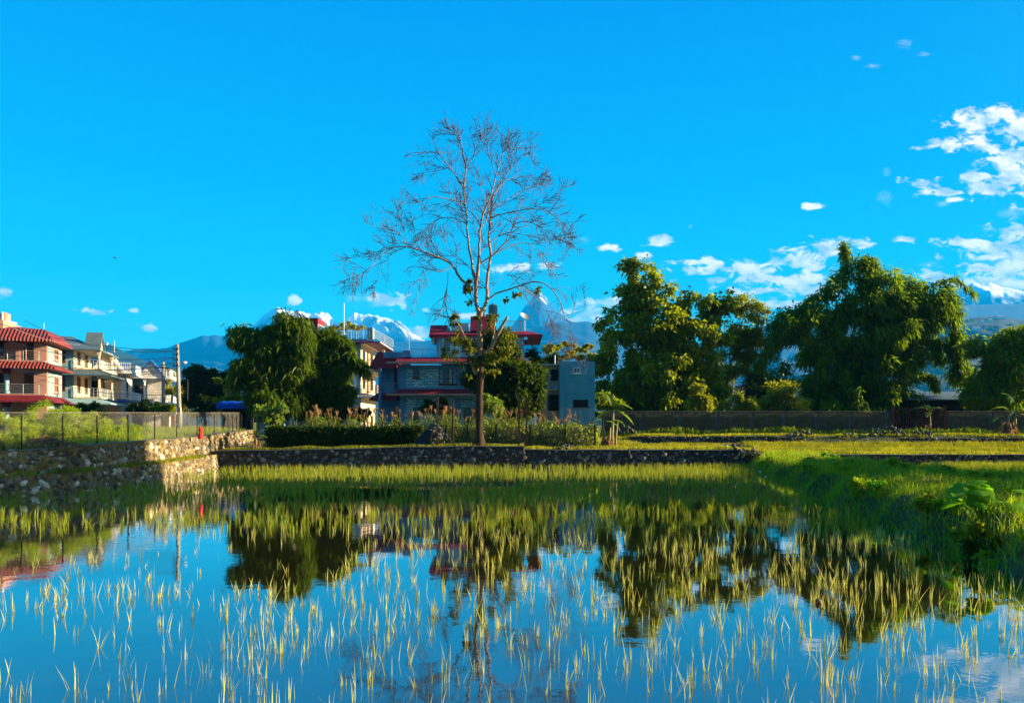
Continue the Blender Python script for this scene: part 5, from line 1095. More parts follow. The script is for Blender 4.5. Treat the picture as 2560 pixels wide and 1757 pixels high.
limbs = [  # photo pts, r0, r1, depth0, depth1, droop, twig density
 ([(1202,905),(1200,860),(1199,810),(1201,777)],0.19,0.145,0,0,0,0.2),
 ([(1201,785),(1191,762),(1189,725),(1194,680),(1197,651)],0.13,0.10,0,-0.3,0,0.3),
 ([(1201,785),(1212,765),(1217,740),(1218,700),(1222,670),(1226,633),(1222,600),(1224,560),(1228,520),(1233,486)],0.12,0.05,0,0.8,0,0.7),
 ([(1197,651),(1198,616),(1200,580),(1207,540),(1225,497),(1239,440),(1255,390),(1268,350),(1272,325)],0.08,0.012,-0.3,-1.2,0,1.2),
 ([(1189,715),(1179,651),(1170,600),(1167,545),(1160,475),(1165,423),(1155,380),(1148,340),(1112,320)],0.085,0.012,-0.2,0.6,0,1.2),
 ([(1160,475),(1140,440),(1123,419),(1102,388),(1080,381),(1028,384),(1010,392)],0.045,0.008,0.4,1.6,0,1.4),
 ([(1123,419),(1090,428),(1045,433)],0.022,0.006,0.8,1.6,0,1.6),
 ([(1165,510),(1130,500),(1080,492),(1045,507),(1005,505)],0.040,0.007,0,-1.8,0,1.6),
 ([(1167,560),(1135,545),(1095,548),(1060,580),(1040,610)],0.035,0.006,0,1.8,0.3,1.6),
 ([(1182,725),(1148,693),(1130,662),(1088,640),(1046,626),(1010,616),(968,623),(915,637),(832,654)],0.095,0.010,0,-2.0,0.1,1.5),
 ([(1014,610),(996,584),(940,567),(905,552)],0.028,0.006,-1.4,-2.6,-0.3,1.6),
 ([(1018,610),(1010,575),(995,540),(975,525)],0.020,0.006,-1.4,-0.4,-0.4,1.2),
 ([(1046,626),(1040,590),(1030,560),(1010,545)],0.020,0.006,-1,0.4,-0.3,1.2),
 ([(968,626),(925,668),(885,693),(838,705)],0.026,0.006,-1.7,-3.0,0.3,1.8),
 ([(985,622),(960,660),(945,700),(930,728)],0.018,0.005,-1.6,-1.0,0.5,1.4),
 ([(1130,665),(1100,680),(1058,675),(1045,740),(1025,790)],0.03,0.006,-0.6,-1.6,0.7,1.3),
 ([(1120,680),(1115,740),(1095,790),(1085,800)],0.022,0.006,-0.4,0.6,0.7,1.3),
 ([(1194,690),(1150,645),(1120,620),(1105,590)],0.03,0.007,0,1.6,0.1,1.3),
 ([(1198,660),(1232,637),(1258,612),(1290,560),(1325,556),(1362,575),(1415,605),(1435,630)],0.055,0.007,0,-1.6,0.35,1.6),
 ([(1232,637),(1275,615),(1320,608),(1348,635),(1370,668),(1397,697)],0.035,0.006,-0.2,1.4,0.4,1.5),
 ([(1198,630),(1232,600),(1262,580),(1290,562)],0.035,0.015,0,0.4,0,1.0),
 ([(1262,580),(1330,590),(1390,600),(1430,590)],0.018,0.005,-0.5,-1.8,0.2,1.6),
 ([(1226,545),(1256,535),(1325,521),(1376,496),(1432,458)],0.042,0.006,0.3,-1.8,0,1.7),
 ([(1325,521),(1370,530),(1410,560),(1440,575)],0.018,0.005,-0.8,-1.6,0.3,1.8),
 ([(1225,497),(1266,437),(1309,388),(1337,398)],0.035,0.006,-0.4,-1.6,-0.1,1.7),
 ([(1233,490),(1262,455),(1300,440),(1345,445),(1375,432)],0.030,0.006,0.6,2.0,0,1.8),
 ([(1228,520),(1265,500),(1320,470),(1360,460)],0.028,0.006,0.5,1.9,0,1.8),
 ([(1239,440),(1225,395),(1210,355),(1200,325)],0.025,0.006,-0.6,0.4,-0.2,1.7),
 ([(1268,400),(1290,370),(1320,350)],0.018,0.005,-0.8,0.6,-0.2,1.6),
 ([(1165,423),(1185,385),(1205,345),(1230,335)],0.028,0.006,0.4,-0.8,-0.2,1.7),
 ([(1148,345),(1120,325),(1112,312)],0.015,0.005,0.5,0.2,-0.2,1.8),
 ([(1197,580),(1175,545),(1150,515),(1110,470)],0.03,0.006,-0.2,-1.4,0,1.6),
 ([(1200,575),(1220,540),(1215,495),(1190,450),(1175,420)],0.03,0.007,-0.2,1.0,0,1.5),
 ([(1212,757),(1239,735),(1291,718),(1340,704),(1376,721),(1404,760),(1414,809),(1428,844),(1432,865)],0.060,0.008,0.2,-1.2,0.8,1.1),
 ([(1414,790),(1440,782),(1460,774),(1485,742)],0.014,0.004,-1,-1.4,0,0.7),
 ([(1291,718),(1330,735),(1360,770),(1376,800),(1390,850),(1420,880)],0.022,0.005,0,1.6,0.9,1.3),
 ([(1218,735),(1260,690),(1300,700),(1330,750)],0.020,0.005,0.3,1.6,0.4,1.3),
 ([(1203,882),(1226,872),(1245,835),(1269,792)],0.115,0.080,0,-0.8,0,0.1),
 ([(1226,872),(1234,838),(1237,798)],0.055,0.045,-0.3,0.2,0,0.1),
 ([(1190,935),(1178,905),(1170,880),(1165,850),(1148,815),(1136,796)],0.12,0.02,0,-1.0,0,0.6),
 ([(1432,865),(1425,885),(1440,900)],0.012,0.004,-1.2,-1.4,0.6,2.0),
]
lm = MB(True); tw = MB(True)
def twig(start, d, length, r, lvl, droop):
    k = (8, 6, 4)[lvl]; pts = [start]; p = Vector(start); dd = Vector(d).normalized()
    turn = Vector((random.uniform(-1,1), random.uniform(-1,1), random.uniform(-0.7,1)))*0.30
    for i in range(k):
        dd = (dd + turn*(1.5/k) + Vector((random.uniform(-.11,.11), random.uniform(-.11,.11), random.uniform(-.10,.10))) + Vector((0,0,(0.05-3.2*droop*(i/k))/k))).normalized()
        p = p + dd*length/k; pts.append(p)
    tw.tube(pts, [r*(1-0.55*i/k) for i in range(k+1)], 4 if r > 0.012 else 3, cap=False)
    if lvl < 2:
        for j in range((5, 2)[lvl]):
            i = random.randint(1, k-1); dd2 = (pts[i+1]-pts[i]).normalized(); side = dd2.cross(Vector((random.uniform(-1,1), random.uniform(-1,1), random.uniform(-1,1)))).normalized()
            twig(pts[i], dd2+side*0.75, length*random.uniform(0.45,0.8)*(1.15-0.6*i/k), max(0.0105, r*0.70), lvl+1, droop)
    return pts
for pts, r0, r1, d0, d1, dr, dn in limbs:
    q = limb_pts(pts, d0, d1); n = len(q); wob = min(0.05, r0*0.7)
    q = [p+Vector((random.uniform(-wob,wob), random.uniform(-wob,wob), random.uniform(-wob,wob)))*(0.6 if 0 < i < n-1 else 0) for i, p in enumerate(q)]
    lm.tube(q, [r0+(r1-r0)*(i/(n-1))**0.8 for i in range(n)], 8 if r0 > 0.05 else 6)
    if dn <= 0.15: continue
    Lt = sum((q[i+1]-q[i]).length for i in range(n-1)); cnt = int(Lt*dn*2.0)+1
    for c_ in range(cnt):
        t = 0.18+0.80*random.random(); i = min(n-2, int(t*(n-1))); tan = (q[i+1]-q[i]).normalized()
        side = tan.cross(Vector((random.uniform(-1,1), random.uniform(-1,1), random.uniform(-1,1)))).normalized()
        side.z += 0.25-0.5*dr
        twig(q[i], tan*random.uniform(0.5,1.1)+side*0.8, random.uniform(1.0,2.3)*(1.10-0.68*t), max(0.016, min(0.026, r1*1.8)), 0 if random.random() < 0.6 else 1, max(0, dr))
lm.build('limbs', M_bark, tr, base); tw.build('twigs', M_twig, tr, base)
# leafy shoots of the bare tree
lf = []
for (x, y, rx, ry, n, dy) in ((1150,840,20,22,80,-1),(1165,870,26,22,80,-.6),(1175,915,22,22,40,-.4),(1218,895,28,22,60,0),(1240,880,26,24,60,-.4),(1262,862,24,24,60,-.5),(1275,840,18,22,60,0.3),(1140,800,12,14,45,-1),(1230,800,16,14,50,0),(1232,925,22,14,22,0),(1165,720,9,12,35,0),(1195,785,14,10,28,0),(1172,755,8,6,12,0),(1345,722,9,6,16,-1),(1290,735,12,6,20,0),(1262,745,10,8,14,0),(1180,700,8,9,14,0),(1130,880,24,20,60,-1)):
    lf.append(crown([px_lobe(x,y,rx,ry,TD,0.7,dy)], int(n*0.55), 5, 0.22, 0.14, 0.4, 0.5, 0.15, shell=0.6))
V, Fq = join(lf); np_mesh('leafy_shoots', V, Fq, leafmat('shoot_leaf', (0.04,0.06,0.004), (0.20,0.19,0.02), 0.45), tr, base)

# ---- hedge over the fence, left of the heap
def leaf_rect(x0, x1, D, zlo, zhi, n, ln, wd, thick=0.35):
    c = np.stack([RNG.uniform(x0, x1, n), RNG.normal(D, thick*0.5, n), zlo+(zhi-zlo)*RNG.random(n)**0.8 + 0.12*np.sin(RNG.uniform(0,60,n))], -1)
    return leaves(c, RNG.normal(0,0.6,(n,3))+np.array([0,-0.4,-0.5]), RNG.uniform(ln*.6,ln*1.3,n), RNG.uniform(wd*.7,wd*1.3,n))
ha, hb = P(690,1100,47), P(1045,1100,47); ho_ = Vector((ha.x,47,1.1))
hr = empty('vine_hedge', ho_, 'long dark vine-covered fence in front of the maize, left of the stone heap', 'hedge')
V1 = leaf_rect(ha.x-0.6, hb.x, 47, 1.1, 2.25, 8000, 0.24, 0.11, 0.35); V2 = leaf_rect(ha.x-0.6, hb.x+0.4, 46.9, 2.1, 2.42, 3000, 0.2, 0.11, 0.35)
V, Fq = join([V1, V2]); np_mesh('foliage', V, Fq, L_vine, hr, ho_)
for k in range(9): x = ha.x+k*(hb.x-ha.x)/8; MB().box(x-0.05, x+0.05, 46.95, 47.05, 1.0, 2.75).build('post', M_brown, hr, ho_)
MB().box(ha.x, hb.x, 47.2, 47.23, 1.0, 2.2).build('fence_boards', M_dark, hr, ho_)
# thin wire fence right of the tree
fa, fb = P(1060,1100,48.6), P(1490,1100,48.6); fo3 = Vector((fa.x,48.6,1.1)); f3 = empty('garden_fence', fo3, 'thin wire garden fence with dark posts in front of the maize around the bare tree', 'fence')
chainlink(f3, fo3, [(fa.x,48.6),(fb.x,48.6)], lambda s: 1.15, lambda s: 2.45, 0.2, 0.004)
for xp in (1062,1115,1168,1240,1325,1413,1487): q = P(xp,1100,48.6); MB().box(q.x-0.05, q.x+0.05, 48.56, 48.64, 0.9, 2.55).build('post', M_darkpost, f3, fo3)
# vines creeping under the maize on the right
c = np.stack([RNG.uniform(fa.x+2, fb.x+0.3, 7500), RNG.normal(49.6,0.35,7500), 1.15+1.35*RNG.random(7500)**1.1], -1)
V, Fq = leaves(c, RNG.normal(0,.7,(7500,3)), RNG.uniform(.1,.28,7500), RNG.uniform(.08,.18,7500)); q = np_mesh('bean_vines', V, Fq, L_corn, None, (fa.x,49.6,1.1)); tag(q, 'tangle of bright bean vines growing along the foot of the maize right of the bare tree', 'vines', kind='stuff')

# ---- maize
def strip(pts, widths, up):
    """curved leaf strip with fold"""
    V, Fq = [], []
    for i, p in enumerate(pts):
        t = (pts[min(i+1,len(pts)-1)]-pts[max(i-1,0)]).normalized(); s = t.cross(up).normalized() if t.cross(up).length > 1e-4 else Vector((1,0,0)); n = s.cross(t)
        w_ = widths[i]; V += [tuple(p-s*w_+n*w_*0.35), tuple(p), tuple(p+s*w_+n*w_*0.35)]
    for i in range(len(pts)-1): a = i*3; Fq += [(a,a+1,a+4,a+3),(a+1,a+2,a+5,a+4)]
    return V, Fq
def make_maize(k):
    root = bpy.data.objects.new('maize_plant', None); C.objects.link(root); root.empty_display_size = 0.1
    h = random.uniform(1.9, 2.3); lean = Vector((random.uniform(-.12,.12), random.uniform(-.12,.12), 0))
    MB(True).tube([Vector((0,0,0)), lean*0.4+Vector((0,0,h*0.5)), lean+Vector((0,0,h))], [0.022,0.016,0.007], 6).build('stalk', L_corn, root)
    lm_ = MB()
    for j in range(13):
        z = h*(0.15+0.75*j/13); a = random.uniform(0, 6.28); L_ = random.uniform(0.5, 0.85); d = Vector((math.cos(a), math.sin(a), 0)); p0 = lean*(z/h)+Vector((0,0,z)); pts = []
        for i in range(7): t = i/6; pts.append(p0+d*L_*(t*0.85)+Vector((0,0,L_*(0.62*t-0.95*t*t*random.uniform(0.85,1.1)))))
        V_, F_ = strip(pts, [0.02,0.036,0.042,0.040,0.033,0.02,0.003], Vector((0,0,1))); lm_.add(V_, F_)
    lm_.build('leaves', L_corn, root)
    ts = MB()
    for j in range(9):
        a = random.uniform(0,6.28); r_ = random.uniform(0.05,0.16); top_ = lean+Vector((0,0,h)); ts.tube([top_-Vector((0,0,0.06)), top_+Vector((math.cos(a)*r_*0.5, math.sin(a)*r_*0.5, 0.16)), top_+Vector((math.cos(a)*r_, math.sin(a)*r_, random.uniform(0.2,0.34)))], [0.008,0.012,0.006], 3)
    ts.build('tassel', L_tassel, root)
    return root
protos = [make_maize(k) for k in range(6)]
def place_maize(x, y, z, i, lab):
    pr = protos[i % 6]
    if i < 6: o = pr
    else: o = copy_tree(pr)
    o.location = (x, y, z-0.18); o.rotation_euler = (0, 0, random.uniform(0, 6.28)); s = random.uniform(0.85, 1.18); o.scale = (s, s, s)
    tag(o, lab, 'maize', 'maize plants in the garden plot')
i = 0
while i < 230:
    x = random.uniform(760, 1475); D = random.choice((49.0,49.9,50.8,51.8,53))+random.uniform(-.3,.3)
    if abs(x-1199) < 3: continue
    q = P(x, 1063, D); zt = 1.45 if x < 1330 else 1.15
    if x > 1420 and random.random() < 0.6: continue
    if x > 1340: lab = 'maize plant with pale tassel, in the short stretch before the grey concrete house'
    elif x > 1199: lab = 'maize plant with pale tassel in the garden plot right of the bare trunk'
    elif x > 1050: lab = 'maize plant with brown tassel between the stone heap and the bare trunk'
    else: lab = 'maize plant with brown tassel standing behind the long vine-covered fence'
    place_maize(q.x, D, zt-0.25+random.uniform(-.15,.1), i, lab); i += 1
# lit shrub left of the maize
base = P(690,1095,48.5); base.z = 1.2
plant_tree('leafy_shrub', 'sunlit big-leaved shrub beside the end of the left fence', 'shrub', base, [px_lobe(680,1040,30,18,48.5,0.7), px_lobe(665,1062,36,20,48.5,0.7), px_lobe(705,1020,20,16,48.5,0.6), px_lobe(720,1065,30,16,48.5,0.7), px_lobe(650,1030,10,14,48.5,0.5), px_lobe(700,1085,50,16,48.5,0.7)], L_banana, 420, 4, 0.26, 0.18, 0.15, [([base, base+Vector((0.2,0,1.0)), base+Vector((0.5,0,2.0))],0.04,0.015),([base, base+Vector((-0.3,0,0.9))],0.03,0.01)], M_brown, clump=0.2, shell=0.6)

# ---- banana plants
def banana(base, label, leafs, stems, s=1.0, dry=0):
    root = empty('banana_plant', base, label, 'banana plant')
    for (dx, dy, h, r_, lean) in stems:
        p0 = Vector(base)+Vector((dx,dy,-0.1)); MB(True).tube([p0, p0+Vector((lean*0.3,0,h*0.4)), p0+Vector((lean,0,h))], [r_, r_*0.8, r_*0.4], 10).build('stem', mat('banana_stem_%d' % random.randint(0,9999), (0.18,0.13,0.05), 0.7, 0.4, 6, 0.01, col2=(0.35,0.32,0.14), stretch=(3,3,0.5)) if 'bstem' not in MATS else MATS['bstem'], root, base)
    for (dx, dy, z, az, L_, rise, fall, w_) in leafs:
        p0 = Vector(base)+Vector((dx,dy,z)); d = Vector((math.cos(az), math.sin(az), 0)); N = 16; pts = []
        for i in range(N+1): t = i/N; pts.append(p0+d*L_*(0.25*t+0.75*t*t*(1-0.25*t))*1.05+Vector((0,0,L_*(rise*t-fall*t*t))))
        wd_ = [0.012 if i < 2 else w_*math.sin(math.pi*min(1,(i-1)/(N-0.5)))**0.55*(1 if random.random() > 0.28 else 0.55) for i in range(N+1)]; wd_[-1] = 0.01
        V_, F_ = strip(pts, wd_, Vector((0,0,1)))
        o = MB().add(V_, F_).build('leaf', L_banana, root, base)
        MB(True).tube(pts, [0.022*(1-0.8*i/N) for i in range(N+1)], 5).build('midrib', L_corn, o, base)
    if dry:
        V, Fq = crown([(base[0],base[1],base[2]+0.55*s,0.45*s,0.4*s,0.6*s)], dry, 3, 0.55, 0.09, 2.0, 0.2, 0.1); np_mesh('dry_leaves', V, Fq, L_drybr, root, base)
    return root
MATS['bstem'] = mat('banana_stem', (0.16,0.11,0.04), 0.7, 0.4, 6, 0.01, col2=(0.35,0.32,0.14), stretch=(3,3,0.5))
b = P(1510,1112,50); b.z = 1.05
banana(b, 'large banana clump with long torn arching leaves on the terrace right of the grey house', [
 (0.6,0,2.6,0.1,1.6,0.7,0.75,0.22),(0.6,0,2.4,0.35,1.9,0.35,0.85,0.2),(0.5,0,2.7,2.6,1.5,1.1,0.7,0.24),(0.5,-.1,2.8,1.9,1.2,1.2,0.5,0.22),(0.4,0,2.2,3.4,1.2,0.6,0.9,0.2),(0.1,0,1.7,2.9,1.4,0.8,0.9,0.2),(0.0,-.1,1.9,1.8,1.3,1.0,0.7,0.2),(-0.2,0,1.6,3.1,1.2,0.6,0.9,0.2),(0.1,-.2,1.6,-0.5,1.1,0.6,0.9,0.18),(0.7,0.1,1.7,5.6,1.0,0.5,0.8,0.18),(-0.3,0,1.5,3.8,1.0,0.8,0.8,0.16)],
 [(0.5,0,2.6,0.14,0.15),(0.0,0,1.9,0.12,-0.05),(-0.3,0.1,1.7,0.10,-0.15),(0.3,-0.2,1.4,0.12,0.1),(0.75,0.1,1.8,0.10,0.2)], dry=130)
b = P(640,1128,45.2); b.z = 1.0
banana(b, 'young banana plant with a few fresh leaves at the corner below the left fence end', [(0,0,0.8,1.9,1.1,1.3,0.5,0.13),(0,0,0.8,2.9,0.9,0.7,0.7,0.12),(0,0,0.8,0.2,0.8,0.6,0.7,0.12),(0.05,0,0.8,0.8,0.7,1.2,0.6,0.13),(0,0,0.5,3.4,0.6,0.5,0.9,0.1)], [(0,0,0.85,0.07,0.02),(0.18,0.1,0.5,0.05,0.05)], dry=12)
b = P(2520,1085,59); b.z = 1.7
banana(b, 'banana clump with pale sunlit leaves by the fence at the right edge', [(0.2,0,2.4,0.9,1.6,0.9,0.5,0.25),(-0.1,0,2.0,2.7,1.5,0.8,0.9,0.22),(0.6,0,2.0,0.2,1.6,0.6,0.9,0.22),(0,-.1,1.8,2.2,1.3,1.0,0.8,0.22),(0.8,0,1.6,5.8,1.3,0.5,0.9,0.2),(-0.4,0,1.4,3.4,1.2,0.6,0.9,0.2),(0.5,0,2.6,1.9,1.3,1.1,0.5,0.2),(1.4,0,2.2,0.6,1.4,0.8,0.7,0.2),(1.4,0,1.8,2.9,1.3,0.7,0.9,0.2)], [(0,0,2.0,0.14,0.1),(0.6,0.1,2.1,0.13,0.1),(1.4,0,2.0,0.13,0),(-0.4,0,1.3,0.1,-0.1)], dry=120)
b = P(2325,1080,66); b.z = 1.7
banana(b, 'shaded dark banana plant behind the rusty gate', [(0,0,1.8,2.8,2.0,1.0,0.9,0.28),(0,0,1.8,0.3,2.0,1.0,0.9,0.28),(0,0,1.8,1.5,1.6,1.2,0.7,0.26),(0,0,1.6,4.0,1.6,0.8,0.9,0.26)], [(0,0,1.8,0.14,0)], dry=10)

# ---- taro by the bank
b = P(2430,1350,16.5); b.x = 9.45; b.y = 14.8; b.z = max(0.05, float(ground_z(9.45,14.8)))
ta = empty('taro_plant', b, 'broad-leaved taro plant growing on the wet grassy bank at right', 'taro plant')
random.seed(11)
for k in range(24):
    a = random.uniform(0, 6.28); rr = random.uniform(0.1, 0.75); h_ = random.uniform(0.35, 0.85)*(1.1-rr*0.4)
    tip = Vector(b)+Vector((math.cos(a)*rr, math.sin(a)*rr*0.8, h_)); st_ = MB(True).tube([Vector(b)+Vector((math.cos(a)*0.08, math.sin(a)*0.08, -0.05)), Vector(b)+Vector((math.cos(a)*rr*0.5, math.sin(a)*rr*0.4, h_*0.65)), tip], [0.016,0.012,0.008], 5).build('stalk', L_taro, ta, b)
    dirv = Vector((math.cos(a)+0.3, math.sin(a)-0.6, 0)).normalized(); sd = Vector((-dirv.y, dirv.x, 0)); s_ = random.uniform(0.15, 0.25); dr_ = random.uniform(0.3, 0.9); V_ = [tuple(tip)]; 
    prof = [(-0.55,0.25),(-0.75,0.55),(-0.35,0.85),(0.2,0.85),(0.75,0.6),(1.15,0.25),(1.4,0.0)]
    prof = prof + [(p, -q_) for p, q_ in prof[-2::-1]]
    for p, q_ in prof: V_.append(tuple(tip+dirv*p*s_+sd*q_*s_+Vector((0,0,-dr_*s_*max(0,p)-0.25*s_*abs(q_)+random.uniform(-.01,.01)))))
    n_ = len(prof); MB(True).add(V_, [(0,i,i+1) for i in range(1,n_)]+[(0,n_,1)]).build('leaf', L_taro, ta, b)

# ------------------------------------------------------------------ grass sheets
def blades(XY, z, h, w_, lean=0.25, seg=2, curl=0.3):
    """curved tapering blades as quads (2 segments)"""
    n = len(XY); a = RNG.uniform(0, 2*np.pi, n); side = np.stack([np.cos(a), np.sin(a), np.zeros(n)], -1); la = RNG.uniform(0, 2*np.pi, n); ld = np.stack([np.cos(la), np.sin(la), np.zeros(n)], -1)*np.abs(RNG.normal(0, lean, n))[:,None]
    b0 = np.stack([XY[:,0], XY[:,1], z], -1); up_v = np.array([0,0,1.0]); h = h[:,None]; w_ = w_[:,None]
    m = b0+(up_v+ld*0.6)*h*0.55; t = b0+(up_v*(1-0.25*curl)+ld*(1+curl))*h
    V = np.stack([b0-side*w_*.5, b0+side*w_*.5, m+side*w_*.42, m-side*w_*.42, t+side*w_*.06, t-side*w_*.06], 1).reshape(-1,3)
    k = np.arange(n)[:,None]*6; return V, np.concatenate([k+np.array([0,1,2,3]), k+np.array([3,2,4,5])], 0)
def grass_zone(name, x0, x1, y0, y1, n, h0, h1, m, cond=None, w_=0.02, lean=0.35, label=None):
    X = RNG.uniform(x0, x1, n); Y = RNG.uniform(y0, y1, n)
    if cond is not None: k = cond(X, Y); X, Y = X[k], Y[k]
    z = ground_z(X, Y)-0.02; patch = fbm(X*0.7, Y*0.7, 3)
    V, Fq = blades(np.stack([X,Y], -1), z, RNG.uniform(h0, h1, len(X))*(0.5+patch), RNG.uniform(w_*.7, w_*1.4, len(X)), lean)
    o = np_mesh(name, V, Fq, m); tag(o, label, 'grass', kind='stuff'); return o
vis = lambda X, Y: np.abs(X) < Y*0.72+1
grass_zone('grass', 8, 21, 10, 50, 150000, 0.04, 0.42, L_bank, lambda X, Y: (X > bl(Y)-0.05) & (X < br(Y)+0.4) & vis(X,Y) & (Y < cy(X)), 0.016, 0.5, 'lush green grass covering the bank at right')
grass_zone('grass', -17.5, 1.5, 41.5, 47, 26000, 0.10, 0.24, L_grass, lambda X, Y: (Y > cy(X)+0.42) & (Y < cy(X)+3.4), 0.03, 0.25, 'sunlit grass strip on top of the far wall')
grass_zone('grass', 0.5, 46, 46, 61.5, 90000, 0.08, 0.24, L_grass, lambda X, Y: (Y > cy(X)+0.45) & vis(X,Y) & (fbm(X*0.6+3, Y*1.1, 4) > 0.40), 0.035, 0.3, 'sunlit yellow-green grass on the right terrace')
grass_zone('grass', -30, -15.5, 20, 57, 30000, 0.12, 0.4, L_shrub, lambda X, Y: (X < wx(Y)-0.5) & vis(X,Y), 0.025, 0.35, 'weedy grass behind the left wire fence')
grass_zone('grass', 8.5, 20, 11, 46, 26000, 0.10, 0.40, L_drygr, lambda X, Y: (X > bl(Y)) & (X < br(Y)+0.2) & vis(X,Y) & (Y < cy(X)) & (fbm(X*1.1+7, Y*1.1, 3) > 0.53), 0.014, 0.8, 'dry straw-coloured grass in patches on the bank')
grass_zone('weeds', 7, 46, 60.9, 61.4, 5000, 0.15, 0.65, L_bank, vis, 0.05, 0.4, 'rough weeds along the foot of the panel fence')
wlab = ['leafy weed clump on the near side of the bank','leafy weed clump half way along the bank','leafy weed clump near the far end of the bank']
for k in range(42):
    Yk = random.uniform(12.5, 44); lo, hi = float(bl(Yk)), min(float(br(Yk)), 0.70*Yk)
    if hi < lo+0.4: continue
    Xk = random.uniform(lo+0.1, hi); zk = float(ground_z(Xk, Yk)); s_ = random.uniform(0.16, 0.42)
    V, Fq = crown([(Xk, Yk, zk+s_*0.5, s_, s_, s_*0.6)], int(40+90*s_), 4, 0.16*random.uniform(0.7,1.3), 0.075, -0.1, 0.7, 0.06, shell=0.6)
    w_ = np_mesh('weed_clump', V, Fq, random.choice((L_bank, L_vine, L_tree2, L_taro)), None, (Xk, Yk, zk)); j = 0 if Yk < 22 else 1 if Yk < 33 else 2
    tag(w_, wlab[j], 'weeds', ('weeds on the near bank','weeds on the middle bank','weeds on the far bank')[j])
# weeds on the footing, placed on its top
n = 3600; Y = RNG.uniform(24.5, 41, n); fx = np.interp(Y, [p[1] for p in foot], [p[0] for p in foot]); fz = np.interp(Y, [p[1] for p in foot], [p[2] for p in foot]); k = fbm(Y*0.8, Y*0+3, 3) > 0.45
V, Fq = blades(np.stack([fx-RNG.uniform(-.1,.45,n), Y], -1)[k], (fz-0.02)[k], RNG.uniform(.06,.26,n)[k], RNG.uniform(.01,.03,n)[k], 0.7); o = np_mesh('weeds', V, Fq, L_grass); tag(o, 'weeds sprouting on the footing of the left wall', 'weeds', kind='stuff')

# ------------------------------------------------------------------ rice
def rice_density(X, Y):
    patch = fbm(X*0.35+9, Y*0.35+4, 3)
    d = np.where(Y > 24, 11.0, np.where(Y > 17, 7.0, np.where(Y > 13.5, 7.5, 11.0)))
    d = np.where((Y > 11.5) & (Y <= 17) & (X > 2.5), 11.0, d); d = np.where((Y > 11.5) & (Y <= 17.0) & (X < -3), 1.3+3.0*(X < -7)*(Y < 14), d)
    d = np.where((Y > 17) & (Y <= 24) & (X > -14) & (X < -7.5), 6.0, d)
    d = np.where((Y > 23) & (X < -12.5) & (Y < 33), 10.0, d)
    return d*np.clip(2.6*patch-0.4, 0.12, 2)
def rice_points(x0, x1, y0, y1, dmax):
    n = int((x1-x0)*(y1-y0)*dmax); X = RNG.uniform(x0, x1, n); Y = RNG.uniform(y0, y1, n)
    k = (RNG.random(n)*dmax < rice_density(X, Y)) & (X < bl(Y)+0.15) & (X > np.maximum(wx(Y)+0.9, -0.72*Y-1)) & (Y < cy(X)-0.15) & (X < 0.72*Y+0.6)
    return X[k], Y[k]
def rice_mesh(X, Y, per_lo, per_hi, h0, h1, w_, z=0.0, lean=0.22, curl=0.2):
    n = len(X); per = RNG.integers(per_lo, per_hi+1, n); XX = np.repeat(X, per); YY = np.repeat(Y, per); m = len(XX)
    dirx = np.repeat(RNG.normal(0,1,(n,2)), per, 0)
    XY = np.stack([XX, YY], -1)+RNG.normal(0, 0.018, (m,2)); hs = np.repeat(RNG.uniform(h0, h1, n), per)*RNG.uniform(0.5, 1.1, m)
    return blades(XY, np.full(m, z-0.03), hs, RNG.uniform(w_*.7, w_*1.3, m), lean, curl=curl)
random.seed(3)
X, Y = rice_points(-9, 9, 6.2, 17.5, 30); o_ = np.argsort(Y); X, Y = X[o_], Y[o_]
vis_ = np.abs(X) < 0.70*Y; X, Y = X[vis_], Y[vis_]
# the 300 nearest tufts are plants of their own
rp = []
for k in range(12):
    nb = RNG.integers(1, 6); V, Fq = blades(RNG.normal(0, 0.022, (nb,2)), np.full(nb, -0.03), RNG.uniform(0.08, 0.27, nb), RNG.uniform(0.005, 0.010, nb), 0.36, curl=-0.25)
    rp.append(np_mesh('rice_seedling', V, Fq, L_rice))
for k in range(300):
    o = rp[k] if k < 12 else rp[k % 12].copy()
    if k >= 12: C.objects.link(o)
    o.location = (X[k], Y[k], 0); o.rotation_euler = (0, 0, random.uniform(0, 6.28)); s = random.uniform(0.7, 1.15); o.scale = (s, s, s)
    px_ = CX+F*X[k]/Y[k]
    tag(o, 'pale rice seedling tuft in the near left water, below the house reflections' if px_ < 860 else 'pale rice seedling tuft in the near water around the bare tree reflection' if px_ < 1560 else 'pale rice seedling tuft in the near right water, below the big tree reflections', 'rice seedling', 'rice seedlings in the nearest water, left part' if px_ < 860 else 'rice seedlings in the nearest water, middle part' if px_ < 1560 else 'rice seedlings in the nearest water, right part')
V, Fq = rice_mesh(X[300:], Y[300:], 1, 5, 0.14, 0.31, 0.010, lean=0.33, curl=-0.25); o = np_mesh('rice_plants', V, Fq, L_rice); tag(o, 'pale rice tufts spread over the middle water of the paddy', 'rice', kind='stuff')
X, Y = rice_points(-18, 17, 17.5, 50, 50)
V, Fq = rice_mesh(X, Y, 4, 7, 0.22, 0.40, 0.013, lean=0.24); o = np_mesh('rice_plants', V, Fq, L_rice2); tag(o, 'dense green rice growing in the far half of the paddy below the stone walls', 'rice', kind='stuff')
